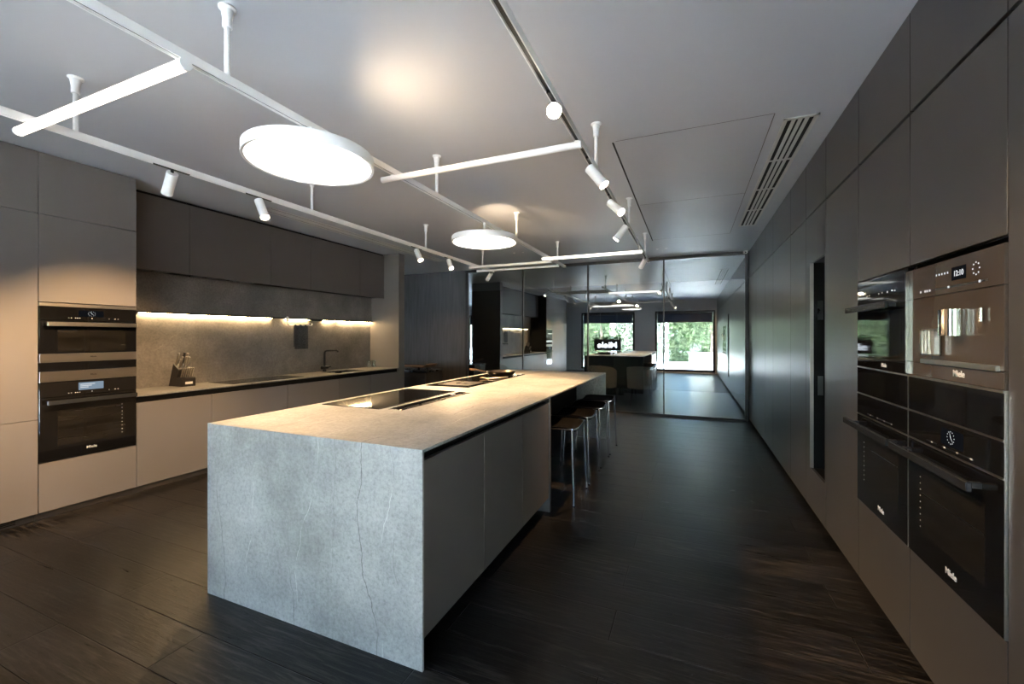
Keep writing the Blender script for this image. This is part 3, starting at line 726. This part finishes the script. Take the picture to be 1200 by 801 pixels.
RT = [(7.02, YG - .03, 'dark tall cabinet against the glass partition'), (6.19, 7.02, 'dark tall cabinet one place before the glass partition'), (5.63, 6.19, 'narrow dark tall cabinet two places before the glass partition'), (4.70, 5.63, 'wide dark tall cabinet three places before the glass partition'),
      (4.12, 4.70, 'dark tall cabinet just beyond the black recess'), (2.937, 3.56, 'dark tall cabinet between the black recess and the ovens'),
      (1.10, 1.722, 'dark tall cabinet on the viewer side of the bronze coffee machine'), (.30, 1.10, 'dark tall cabinet second towards the windows from the coffee machine'), (-.60, .30, 'dark tall cabinet third towards the windows from the coffee machine'), (YB + .002, -.60, 'dark tall cabinet against the window wall')]
for a, b_, l in RT: right_unit(a, b_, l)
ZO0, ZO1 = .487, 1.690
right_unit(2.330, 2.937, 'dark tall cabinet around the black microwave and oven stack', [(.05, ZO0), (ZO1, GZ - .005), (GZ + .005, CZ - .003)], (ZO0, ZO1))
right_unit(1.722, 2.330, 'dark tall cabinet around the bronze coffee machine and lower oven', [(.05, ZO0), (ZO1, GZ - .005), (GZ + .005, CZ - .003)], (ZO0, ZO1))
# cabinet with the vertical recess
y0, y1, n0, n1, nz0, nz1 = 3.56, 4.12, 3.585, 3.985, .36, 1.965
t = thing('tall_cabinet', 'dark tall cabinet with a tall black recess in its door', 'tall cabinet', (XR + .3, 3.84, 0))
build('carcass', B().box(XR + .14, XR + .6, y0 + .001, y1 - .001, .055, CZ - .004).box(XR + .0215, XR + .14, y0 + .001, y1 - .001, .055, nz0 - .01).box(XR + .0215, XR + .14, y0 + .001, y1 - .001, nz1 + .01, CZ - .004), 'shadowgap', t)
build('door', B().box(XR, XR + .02, y0 + .0015, n0, .052, GZ - .006).box(XR, XR + .02, n1, y1 - .0015, .052, GZ - .006).box(XR, XR + .02, n0, n1, .052, nz0).box(XR, XR + .02, n0, n1, nz1, GZ - .006), 'graphite', t)
build('door', door(B(), y0, y1, GZ + .005, CZ - .003, XR, .02, -1), 'graphite', t)
rc = build('recess_lining', B().box(XR + .12, XR + .138, n0 - .006, n1 + .006, nz0 - .008, nz1 + .008).box(XR + .021, XR + .12, n1, n1 + .006, nz0, nz1).box(XR + .021, XR + .12, n0 - .006, n0, nz0, nz1).box(XR + .021, XR + .12, n0, n1, nz0 - .008, nz0).box(XR + .021, XR + .12, n0, n1, nz1, nz1 + .008), 'shadowgap', t)
build('edge_trim', B().box(XR - .0015, XR + .022, n1 - .004, n1 + .003, nz0, nz1), 'steel', t)
for z in (1.52, .93): build('latch_plate', B().box(XR + .05, XR + .085, n1 - .004, n1 - .0005, z, z + .15), 'darksteel', rc)
build('plinth', B().box(XR + .055, XR + .6, y0 + .001, y1 - .001, 0, .05), 'blackplinth', t)

FAR = (2.3335, 2.9335); NEAR = (1.7255, 2.3265)
XF = XR - .006
def front(n, yy, z0, z1, m, parent, x1=XR + .016, xf=XF): return build(n, B().box(xf, x1, yy[0], yy[1], z0, z1, .0015), m, parent)
def housing(t, yy, z0, z1): build('housing', B().box(XR + .02, XR + .5, yy[0] + .012, yy[1] - .012, z0 + .003, z1 - .003), 'blackmetal', t)
def bar_handle(t, yy, z, x_out=.052, m='handle'):
    h = build('handle', B().box(XF - x_out, XF - x_out + .016, yy[0] + .075, yy[1] + .055, z - .016, z + .016, .003), m, t)
    for y in (yy[0] + .11, yy[1] - .02): build('handle_mount', B().box(XF - x_out + .012, XF + .001, y - .008, y + .008, z - .010, z + .010, .002), 'blackmetal', h)
# microwave
t = thing('microwave_oven', 'black glass microwave with a bar handle, beside the coffee machine', 'microwave', (XR + .25, 2.634, 1.225))
housing(t, FAR, 1.225, 1.684)
cp = front('control_panel', FAR, 1.585, 1.684, 'blackglass', t)
for k, yy in enumerate((.12, .15, .20, .26, .30, .42, .45)): build('touch_key', B().box(XF - .001, XF, FAR[0] + yy, FAR[0] + yy + .010, 1.597 + .002 * (k % 2), 1.604 + .002 * (k % 2)), 'logo', cp)
dr = front('door', FAR, 1.277, 1.583, 'blackglass', t)
build('window', B().box(XF - .001, XF, FAR[0] + .06, FAR[1] - .22, 1.30, 1.50), 'blackglass', dr)
bs = front('base_strip', FAR, 1.226, 1.275, 'blackglass', t)
text('lettering', BRAND, .026, (XF - .0005, 2.577, 1.243), (0, -1, 0), (0, 0, 1), 'logo', bs)
build('base_trim', B().box(XF - .002, XF + .01, FAR[0], FAR[1], 1.2205, 1.2255), 'steel', t)
bar_handle(t, (2.345, 2.90), 1.535)
# coffee machine
t = thing('coffee_machine', 'bronze glass built-in coffee machine with chrome spouts and a clock', 'coffee machine', (XR + .25, 2.026, 1.225))
housing(t, NEAR, 1.225, 1.668)
cp = front('control_panel', NEAR, 1.545, 1.668, 'bronzeglass', t)
ym = 2.02
build('display', B().box(XF - .0012, XF, ym - .105, ym - .020, 1.588, 1.634), 'displaydark', cp)
text('clock_digits', '12:10', .027, (XF - .0014, ym - .063, 1.602), (0, -1, 0), (0, 0, 1), 'mark', cp, .0004)
for k in range(5): build('touch_key', B().box(XF - .001, XF, ym + .004 + .019 * k, ym + .009 + .019 * k, 1.617, 1.624), 'mark', cp)
for a in range(8):
    yy, zz = ym - .160 + .018 * math.cos(a * PI / 4), 1.612 + .020 * math.sin(a * PI / 4)
    build('touch_key', B().box(XF - .001, XF, yy - .0022, yy + .0022, zz - .0022, zz + .0022), 'mark', cp)
build('touch_strip', B().box(XF - .0008, XF, ym - .22, ym + .20, 1.565, 1.571), 'darksteel', cp)
for yy in (.20, .165, .15, .13, .0, -.18): build('touch_key', B().box(XF - .0014, XF - .0008, ym + yy - .005, ym + yy + .005, 1.564, 1.572), 'mark', cp)
dr = front('door', NEAR, 1.285, 1.543, 'bronzeglass', t)
build('spout', B().cyl((XF - .012, 1.960, 1.392), (XF - .012, 1.960, 1.484), .040, seg=28), 'chrome', dr)
build('spout', B().cyl((XF - .008, 1.818, 1.438), (XF - .008, 1.818, 1.480), .006, seg=12), 'chrome', dr)
mc = build('milk_container', B().box(XF - .03, XF - .002, 2.062, 2.160, 1.317, 1.418, .006), 'steel', dr)
for y in (2.085, 2.110, 2.135): build('rib', B().box(XF - .033, XF - .03, y - .003, y + .003, 1.322, 1.412), 'steel', mc)
build('drip_tray', B().box(XF - .010, XF + .002, 1.745, 2.205, 1.284, 1.302, .002), 'steel', dr)
bs = front('base_strip', NEAR, 1.229, 1.283, 'bronzeglass', t)
text('lettering', BRAND, .032, (XF - .0005, 1.957, 1.250), (0, -1, 0), (0, 0, 1), 'logo', bs)
build('base_trim', B().box(XF - .003, XF + .01, NEAR[0], NEAR[1], 1.2205, 1.2285), 'steel', t)
build('side_trim', B().box(XF - .012, XF + .004, NEAR[1] - .004, NEAR[1] + .002, 1.232, 1.668), 'chrome', t)
# warming drawers
for yy, lab in ((FAR, 'black glass warming drawer under the microwave'), (NEAR, 'black glass warming drawer under the coffee machine')):
    t = thing('warming_drawer', lab, 'warming drawer', (XR + .25, sum(yy) / 2, 1.08), 'warming drawers')
    housing(t, yy, 1.079, 1.219)
    front('drawer_front', yy, 1.082, 1.2195, 'blackglass', t)
    build('bottom_trim', B().box(XF - .002, XF + .01, yy[0], yy[1], 1.0755, 1.0815), 'steel', t)
# ovens
for yy, lab, k in ((FAR, 'black oven with a bar handle below the microwave and its drawer', 0), (NEAR, 'black oven with a clock display below the coffee machine', 1)):
    t = thing('built_in_oven', lab, 'oven', (XR + .25, sum(yy) / 2, .49))
    housing(t, yy, .492, 1.074)
    cp = front('control_panel', yy, .968, 1.0745, 'blackglass', t)
    build('panel_trim', B().box(XF - .003, XF + .01, yy[0], yy[1], .9625, .9675), 'steel', t)
    ym = sum(yy) / 2
    if k == 1:
        ds = build('display', B().box(XF - .001, XF, ym - .095, ym + .045, .995, 1.055), 'displaydark', cp)
        for q in range(12):
            a = q * PI / 6; y, z = ym - .02 + .022 * math.cos(a), 1.027 + .022 * math.sin(a)
            build('clock_mark', B().box(XF - .0014, XF - .001, y - .0015, y + .0015, z - .0015, z + .0015), 'mark', ds)
        build('clock_hand', B().prism([(ym - .018, 1.027), (ym - .022, 1.027), (ym - .014, 1.045)], 'x', XF - .0015, XF - .001).prism([(ym - .020, 1.029), (ym - .020, 1.025), (ym - .034, 1.012)], 'x', XF - .0015, XF - .001), 'mark', ds)
    build('touch_strip', B().box(XF - .0006, XF, ym - .15, ym + .15, .981, .985), 'darksteel', cp)
    for q in (-.14, -.06, .02, .11): build('touch_key', B().box(XF - .001, XF - .0006, ym + q - .006, ym + q + .006, .980, .986), 'logo', cp)
    dr = front('door', yy, .490, .962, 'blackglass', t)
    build('window', B().box(XF - .0006, XF, yy[0] + .09, yy[1] - .09, .60, .86), 'ovenwin', dr)
    for z in ((.76,) if k else (.80,)): build('shelf_rail', B().box(XF - .001, XF - .0006, yy[0] + .095, yy[1] - .10, z, z + .0035), 'darksteel', dr)
    for q in range(9): build('shelf_peg', B().box(XF - .0014, XF - .0006, yy[1] - .105, yy[1] - .100, .62 + .025 * q, .624 + .025 * q), 'logo', dr)
    text('lettering', BRAND, .032, (XF - .0005, ym - .02, .530), (0, -1, 0), (0, 0, 1), 'logo', dr)
    build('edge_trim', B().box(XF - .001, XF + .01, yy[0] - .003, yy[0] - .0003, .49, 1.22), 'steel', t)
    bar_handle(t, yy, .912)

# ------------------------------------------------------------------ ceiling track system
TZ = 2.455
TRK = [(-3.05, 6.40, [-.42, 1.18, 2.72, 4.44, 6.0], 'white'), (-1.81, 6.38, [-.42, 1.18, 2.78, 4.40, 5.98], 'white'), (-.575, 6.44, [-.42, 1.18, 2.765, 4.38, 5.95], 'white')]
TL = ['white suspended light track nearest the left cupboards', 'white suspended light track carrying the two disc lamps', 'white suspended light track nearest the dark cabinet wall']
for (x, ye, rods, m_), lab in zip(TRK, TL):
    t = thing('ceiling_light_track', lab, 'light track', (x, 3, TZ), 'suspended light tracks')
    build('rail', B().prism([(x - .015, TZ), (x - .0105, TZ), (x - .0105, TZ + .024), (x + .0105, TZ + .024), (x + .0105, TZ), (x + .015, TZ), (x + .015, TZ + .036), (x - .015, TZ + .036)], 'y', -.9, ye), 'white', t)
    build('slot', B().box(x - .0102, x + .0102, -.895, ye - .005, TZ + .010, TZ + .0235), 'trackslot', t)
    for y in rods:
        r_ = build('suspension_rod', B().cyl((x, y, TZ + .03), (x, y, CZ - .03), .0115), 'white', t)
        build('ceiling_cap', B().lathe((x, y, 0), [(0, CZ - .0005), (.034, CZ - .0005), (.034, CZ - .006), (.024, CZ - .012), (.0185, CZ - .05), (.0185, CZ - .085), (0, CZ - .085)], 24), 'white', r_)

def tube_lamp(label, x0, x1, y, lit, rr=.019):
    t = thing('suspended_tube_lamp', label, 'tube lamp', ((x0 + x1) / 2, y, TZ - .03), 'tube lamps across the tracks')
    z = TZ - .022
    build('diffuser', B().cyl((x0 + .012, y, z), (x1 - .012, y, z), rr, seg=24), 'tube' if lit else 'tubedim', t)
    for a, b_ in ((x0, x0 + .0118), (x1 - .0118, x1)): build('end_cap', B().cyl((a, y, z), (b_, y, z), rr + .001, seg=24), 'white', t)
    for xx in [q for q in (-3.05, -1.81, -.575) if x0 - .03 < q < x1 + .03]:
        xx = min(max(xx, x0 + .02), x1 - .02)
        build('mounting_clip', B().box(xx - .012, xx + .012, y - .014, y + .014, z + rr * .6, TZ - .0002, .002), 'white', t)
    return t
tube_lamp('lit tube lamp closest to the viewer, between left and middle tracks', -3.16, -1.78, 1.005, True, .022)
tube_lamp('unlit white tube lamp between middle and right tracks, just beyond the near disc lamp', -1.90, -.55, 2.265, False)
tube_lamp('lit tube lamp between middle and right tracks, near the glass partition', -1.86, -.55, 5.42, True)
tube_lamp('unlit tube lamp between left and middle tracks, the nearer of two side by side', -3.10, -1.80, 5.66, False)
tube_lamp('unlit tube lamp between left and middle tracks, closest to the glass partition', -3.16, -1.80, 6.02, False)

def disc_lamp(label, y):
    x, zb = -1.79, 2.265
    t = thing('disc_pendant_lamp', label, 'pendant lamp', (x, y, zb), 'disc lamps under the middle track')
    build('housing', B().lathe((x, y, zb), [(.292, .004), (.305, 0), (.307, .004), (.307, .050), (.302, .056), (0, .056)], 72), 'white', t)
    build('diffuser', B().lathe((x, y, zb), [(0, .0035), (.292, .0035), (.292, .012), (0, .012)], 72), 'disc', t)
    build('stem', B().cyl((x, y, zb + .056), (x, y, TZ + .002), .011), 'white', t)
    return t
d1 = disc_lamp('large lit white disc lamp hanging nearest the viewer', 1.59)
d2 = dup(d1, (-1.79, 3.56, 2.265), 'lit white disc lamp hanging farther along the same middle track')

def added_glow(t, x, y, aim, power, size):  # helper lens and spot added on a disc top for the warm ceiling glow
    build('added_glow_lens', B().cyl((x, y, 2.3212), (x, y, 2.326), .03, seg=24), 'tubedim', t, org=None)
    li = bpy.data.lights.new('added_glow_lamp', 'SPOT'); li.energy = power; li.color = (1, .74, .46); li.spot_size = R(size); li.spot_blend = 1; li.shadow_soft_size = .03
    lo = bpy.data.objects.new('added_glow_lamp', li); COL.objects.link(lo); lo.parent = t
    lo.location = Vector((x, y, 2.36)) - Vector(t.location); lo.rotation_euler = (Vector(aim) - Vector((x, y, 2.36))).to_track_quat('-Z', 'Y').to_euler()
WL[d2.name] = Vector(d2.location)
added_glow(d1, -1.60, 1.78, (-1.05, 2.35, CZ), 9.5, 165)
added_glow(d2, -1.86, 3.75, (-2.0, 5.1, CZ), 30, 90)

def spot(label, x, y, dirv, power, angle=48, blend=.6, lens='lens', col=WARM, rad=.028):
    d = Vector(dirv).normalized(); z0 = TZ
    t = thing('track_spotlight', label, 'spotlight', (x, y, z0), 'spotlights on the ceiling tracks')
    top = Vector((x, y, z0 - .034))
    build('adapter', B().box(x - .008, x + .008, y - .10, y + .10, z0 - .004, z0 + .012), 'blackmetal', t)
    build('joint', B().cyl((x, y, z0 - .002), (x, y, z0 - .032), .009), 'blackmetal', t)
    p0 = top - d * .012; p1 = top + d * .128
    bd = build('body', B().cyl(p0, p1, .031, seg=32), 'white', t)
    build('lens', B().cyl(p1 + d * .0002, p1 + d * .004, .0285, seg=32), lens, t)
    build('glare_ring', B().cyl(p1 - d * .002, p1 + d * .017, .0315, seg=32, caps=False), 'white', t)
    li = bpy.data.lights.new('spot_lamp', 'SPOT'); li.energy = power; li.color = col; li.spot_size = R(angle); li.spot_blend = blend; li.shadow_soft_size = rad
    lo = bpy.data.objects.new('spot_lamp', li); COL.objects.link(lo); lo.parent = t
    lo.location = p1 + d * .012 - Vector((x, y, z0)); lo.rotation_euler = d.to_track_quat('-Z', 'Y').to_euler()
    return t
P0 = 2.0
spot('white spotlight on the left track beyond the lit tube lamp, turned to the tall cabinets', -3.05, 1.64, (-.70, .16, -.70), 75 * P0, 66, .7)
spot('white spotlight on the left track, out over the near tall cabinets', -3.05, .55, (-.74, .10, -.66), 66 * P0, 66, .7)
spot('white spotlight on the left track aimed at the large island hob', -3.05, 2.23, (.456, 0, -.89), 88 * P0, 78)
spot('white spotlight on the left track above the sink end of the run', -3.05, 4.25, (.503, -.134, -.854), 78 * P0, 78)
spot('white spotlight on the left track just before the second tube pair', -3.05, 4.98, (.495, -.323, -.807), 78 * P0, 78)
spot('white spotlight at the glass end of the left track', -3.05, 6.30, (-.679, .433, -.593), 45 * P0, 60)
spot('dazzling spotlight on the right track turned straight to the viewer', -.575, 1.86, (.47, -1.70, -.93), 60 * P0, 60, .5, 'lensbright')
spot('white spotlight on the right track just past the unlit tube lamp', -.575, 2.60, (.605, -.114, -.788), 11 * P0, 60)
spot('glowing spotlight on the right track, second past the unlit tube lamp', -.575, 3.32, (.613, -.416, -.672), 11 * P0, 60)
spot('white spotlight on the right track tilted back to the island, below the middle rod', -.575, 4.10, (-.591, -.167, -.789), 78 * P0, 78)
spot('white spotlight at the glass end of the right track', -.575, 5.94, (-.46, .64, -.62), 95 * P0, 50)
spot('white spotlight on the right track behind the viewer, turned to the dark cabinets', -.575, .95, (.68, .22, -.70), 24 * P0, 70, .8)

# small ceiling fittings by the partition
cs = thing('ceiling_sensor', 'small white sensor where the partition meets the dark cabinets', 'sensor', (.80, 7.80, CZ))
build('base', B().box(.775, .835, 7.77, 7.83, CZ - .045, CZ - .0005, .006), 'white', cs)
build('dome', B().cyl((.805, 7.768, CZ - .03), (.805, 7.755, CZ - .03), .012, .008), 'blackmetal', cs)
for k, (x, y) in enumerate([(-.50, 7.1), (-.37, 7.1), (-2.72, 6.5), (-2.56, 6.5)]):
    tag(build('ceiling_button', B().lathe((x, y, CZ), [(0, -.012), (.012, -.010), (.02, -.002), (.02, -.0002), (0, -.0002)], 20), 'white', None, (x, y, CZ)),
        ['tiny round ceiling fitting by the glass partition, left of the pair beside the right track', 'tiny round ceiling fitting by the glass partition, right of the pair beside the right track', 'tiny round ceiling fitting above the unlit tube lamps, left of its pair', 'tiny round ceiling fitting above the unlit tube lamps, right of its pair'][k], 'ceiling fitting')

# ------------------------------------------------------------------ alcove beyond the left pier
sb = thing('sideboard', 'low black sideboard against the charcoal panel beyond the pier', 'sideboard', (-5.3, 6.95, 0))
build('carcass', B().box(-6.1, -4.56, 6.66, 7.20, .04, .72), 'blackmetal', sb)
build('top', B().box(-6.12, -4.54, 6.64, 7.22, .72, .745, .002), 'darksteel', sb)
for a, b_ in ((-6.09, -5.34), (-5.33, -4.57)): build('door', B().box(a, b_, 6.64, 6.6595, .06, .705, .002), 'darkwall', sb)
ty_ = thing('serving_tray', 'brown wooden tray on short feet standing on the black sideboard', 'tray', (-5.1, 6.9, .745))
build('board', B().prism([(-5.60, .80), (-4.66, .80), (-4.58, .86), (-4.60, .866), (-4.68, .815), (-5.58, .815), (-5.66, .866), (-5.68, .86)], 'y', 6.70, 7.08), 'traywood', ty_)
for x in (-5.45, -4.80):
    for y in (6.76, 7.02): build('foot', B().cyl((x, y, .7455), (x, y, .80), .02), 'blackmetal', ty_)

# ------------------------------------------------------------------ room beyond the glass: tub chairs
def tub_chair(name, label, loc, rot, m_, wid=.55, zt=.80, zs=.42):
    t = thing(name, label, 'tub chair', (0, 0, 0), 'chairs beyond the glass')
    def shell(u, v):
        a = R(-25) + R(230) * u; k = abs(u - .5) * 2
        r_ = wid / 2 * (1 + .05 * v); top = zt - .14 * k ** 3
        return (r_ * math.cos(a), r_ * math.sin(a) * .95, zs - .06 + (top - zs + .06) * v)
    build('shell', B().grid(shell, 32, 8, .05), m_, t)
    build('seat_cushion', B().lathe((0, .0, zs - .04), [(0, 0), (wid * .43, 0), (wid * .45, .03), (wid * .42, .07), (0, .085)], 32), m_, t)
    for sx in (-1, 1):
        for sy in (-1, 1): build('leg', B().tube([(sx * wid * .3, sy * wid * .3, zs - .04), (sx * wid * .38, sy * wid * .38, 0)], .014, 10, .010), 'blackmetal', t)
    t.location = loc; t.rotation_euler = (0, 0, rot)
    return t
tub_chair('tub_chair', 'cream tub chair beyond the glass, just past the far island corner', (-1.68, 8.75, 0), R(160), 'cream')
tub_chair('tub_chair', 'cream tub chair beyond the glass, beside the mullion past the stools', (-.92, 8.80, 0), R(185), 'cream')
tub_chair('tub_chair', 'grey-green chair beyond the glass between the two cream tub chairs', (-1.32, 9.45, 0), R(175), 'sage', .5, .94)
tub_chair('tub_chair', 'black leather tub chair beyond the glass near the charcoal panel', (-4.15, 8.75, 0), R(165), 'darkleather', .62, .80)

# ------------------------------------------------------------------ window side: hanging planter sign
ps = thing('hanging_planter_sign', 'dark hanging planter with a lit white name, in front of the window', 'sign', (-3.06, -1.2, .84))
build('box', B().box(-3.58, -2.54, -1.29, -1.11, .84, 1.27, .004), 'planter', ps)
text('lettering', BRAND, .31, (-3.06, -1.1095, .95), (-1, 0, 0), (0, 0, 1), 'signlit', ps, .006, 1.16)
for x in (-3.36, -2.70): build('wire', B().cyl((x, -1.2, 1.26), (x, -1.2, CZ - .001), .004, seg=8), 'wire', ps)
lf = B(); rnd = random.Random(3)
for k in range(420):
    p = Vector((rnd.uniform(-3.58, -2.54), rnd.uniform(-1.29, -1.11), 1.27 + abs(rnd.gauss(0, .07))))
    a = Vector((rnd.gauss(0, 1), rnd.gauss(0, 1), rnd.gauss(.3, 1))).normalized(); b_ = a.orthogonal().normalized(); L = rnd.uniform(.04, .08)
    vs = [lf.bm.verts.new(p), lf.bm.verts.new(p + a * L * .5 + b_ * L * .28), lf.bm.verts.new(p + a * L), lf.bm.verts.new(p + a * L * .5 - b_ * L * .28)]
    lf.bm.faces.new(vs)
fo = build('foliage', lf, 'leafc', ps); fo['kind'] = 'stuff'

# ------------------------------------------------------------------ outside
structure('ground', B().box(-26, 12, -30, YB - .165, -.08, -.02), 'paving', 'pale paving outside the windows', 'ground')
def tree(name, label, x, y, h, rw, m_, n, seed, trunk=.10, leaf=.16, z0=None):
    r_ = random.Random(seed); t = thing(name, label, 'tree' if trunk > .05 else 'bush', (x, y, -.02), 'greenery outside the windows')
    zt = h * .45
    build('trunk', B().tube([(x, y, -.02), (x + .05, y, zt * .5), (x - .03, y + .04, zt), (x, y, h * .8)], trunk, 10, trunk * .35), 'bark', t)
    lb = B(); base = h * .12 if z0 is None else z0
    blobs = [(x + r_.uniform(-.5, .5) * rw, y + r_.uniform(-.5, .5) * rw, r_.uniform(base + .2 * h, h * .88), r_.uniform(.35, .6) * rw) for _ in range(9)]
    for k in range(n):
        bx, by, bz, br = blobs[k % 9]
        d = Vector((r_.gauss(0, 1), r_.gauss(0, 1), r_.gauss(0, 1))).normalized() * br * (r_.random() ** .35)
        p = Vector((bx, by, bz)) + d; p.z = max(p.z, .02)
        a = Vector((r_.gauss(0, 1), r_.gauss(0, 1), r_.gauss(0, .7))).normalized(); b_ = a.orthogonal().normalized(); L = leaf * r_.uniform(.6, 1.3)
        vs = [lb.bm.verts.new(p), lb.bm.verts.new(p + a * L * .5 + b_ * L * .3), lb.bm.verts.new(p + a * L), lb.bm.verts.new(p + a * L * .5 - b_ * L * .3)]
        lb.bm.faces.new(vs)
    f = build('foliage', lb, m_, t); f['kind'] = 'stuff'
TR = [('leafy_tree', 'mid green leafy tree outside, straight across from the window by the dark cabinets', .9, -7.4, 4.6, 1.35, 'leafa', 2600, 1, .12),
      ('leafy_tree', 'pale green leafy tree outside, beside the window pier', -1.9, -6.9, 4.2, 1.2, 'leafb', 2400, 2, .11),
      ('leafy_tree', 'mid green tree outside behind the planter sign', -4.5, -7.2, 4.4, 1.2, 'leafa', 2400, 3, .11),
      ('leafy_tree', 'pale green tree outside, left beyond the planter sign', -7.2, -7.4, 4.6, 1.3, 'leafb', 2400, 4, .12),
      ('leafy_tree', 'tall mid green tree outside on the dark cabinet side', 3.9, -8.0, 5.0, 1.4, 'leafa', 2400, 5, .12),
      ('leafy_bush', 'low pale bush outside close to the window by the dark cabinets', -1.5, -4.0, 1.2, .75, 'leafb', 1500, 6, .03),
      ('leafy_bush', 'low green bush outside below the planter sign', -3.6, -4.2, 1.3, .8, 'leafa', 1500, 7, .03)]
for a in TR: tree(*a, leaf=.10 if 'bush' in a[0] else .17)
HG = [(-9.0, 'clipped hedge section outside the passage window'), (-5.9, 'clipped hedge section outside behind the pale green tree'), (-2.9, 'clipped hedge section outside behind the planter sign'), (.1, 'clipped hedge section outside straight across from the dark cabinet window'), (3.1, 'clipped hedge section outside at the dark cabinet side')]
for k, (x, lab) in enumerate(HG):
    r_ = random.Random(40 + k); lb = B()
    t = thing('hedge', lab, 'hedge', (x, -10.2, -.02), 'greenery outside the windows')
    for q in range(3400):
        f_ = r_.random()
        p = Vector((x + r_.uniform(-1.3, 1.3), -9.75 + r_.uniform(-.25, .18) - .25 * r_.random(), r_.uniform(.02, 2.4)))
        if f_ < .15: p = Vector((x + r_.uniform(-1.3, 1.3), r_.uniform(-10.6, -9.7), 2.4 + r_.uniform(-.15, .25)))
        a = Vector((r_.gauss(0, 1), r_.gauss(0, .6), r_.gauss(0, 1))).normalized(); b_ = a.orthogonal().normalized(); L = .2 * r_.uniform(.6, 1.3)
        lb.bm.faces.new([lb.bm.verts.new(p), lb.bm.verts.new(p + a * L * .5 + b_ * L * .32), lb.bm.verts.new(p + a * L), lb.bm.verts.new(p + a * L * .5 - b_ * L * .32)])
    f_ = build('foliage', lb, 'leafa' if k % 2 else 'leafb', t); f_['kind'] = 'stuff'
    build('core', B().box(x - 1.28, x + 1.28, -10.5, -9.95, -.02, 2.3), 'leafc', t)
gw = thing('garden_wall', 'low white garden wall outside the window by the dark cabinets', 'garden wall', (.9, -5.0, -.02))
build('masonry', B().box(-.1, 3.4, -5.1, -4.9, -.02, .62, .01), 'render', gw)
build('coping', B().box(-.13, 3.43, -5.14, -4.86, .62, .67, .006), 'render', gw)

# ------------------------------------------------------------------ light
W = bpy.data.worlds.new('sky'); S.world = W; W.use_nodes = True
nt = W.node_tree; nt.nodes.clear()
out = nt.nodes.new('ShaderNodeOutputWorld'); bg = nt.nodes.new('ShaderNodeBackground'); sk_ = nt.nodes.new('ShaderNodeTexSky')
sk_.sky_type = 'NISHITA'; sk_.sun_disc = False; sk_.sun_elevation = R(48); sk_.sun_rotation = R(20); sk_.air_density = 1.0; sk_.dust_density = 2.0
bg.inputs['Strength'].default_value = 2.4
nt.links.new(sk_.outputs[0], bg.inputs['Color']); nt.links.new(bg.outputs[0], out.inputs['Surface'])
su = bpy.data.lights.new('sun', 'SUN'); su.energy = 95; su.angle = R(1); su.color = (1, .95, .86)
so = bpy.data.objects.new('sun', su); COL.objects.link(so)
so.rotation_euler = Vector((-.35, -.62, -.85)).to_track_quat('-Z', 'Y').to_euler(); so.location = (3, 6, 9)
for k, (a, b_) in enumerate(WINS):   # portals guide the daylight sampling through the openings
    al = bpy.data.lights.new('daylight_portal', 'AREA'); al.shape = 'RECTANGLE'; al.size = b_ - a; al.size_y = WZ1 - WZ0
    al.cycles.is_portal = True
    ao = bpy.data.objects.new('daylight_portal', al); COL.objects.link(ao)
    ao.location = ((a + b_) / 2, YB - .14, (WZ0 + WZ1) / 2); ao.rotation_euler = (R(90), 0, R(180)) if False else Vector((0, 1, 0)).to_track_quat('-Z', 'Z').to_euler()

# ------------------------------------------------------------------ camera
F = 496.1
cam = bpy.data.cameras.new('camera'); cam.sensor_width = 36; cam.lens = F / 1200 * 36; cam.shift_y = -6.54 / 1200; cam.clip_start = .02
co = bpy.data.objects.new('camera', cam); COL.objects.link(co)
co.location = (0, 0, 1.39); co.rotation_euler = (R(90), 0, R(22.977))
S.camera = co

# ------------------------------------------------------------------ render settings
S.view_settings.view_transform = 'Standard'; S.view_settings.look = 'None'; S.view_settings.gamma = 1; S.view_settings.use_curve_mapping = False
S.view_settings.exposure = 1.0
c = S.cycles
c.use_denoising = True
c.max_bounces = 10; c.diffuse_bounces = 5; c.glossy_bounces = 6; c.transmission_bounces = 6; c.transparent_max_bounces = 16
c.blur_glossy = 0.5; c.caustics_reflective = True; c.sample_clamp_indirect = 20.0
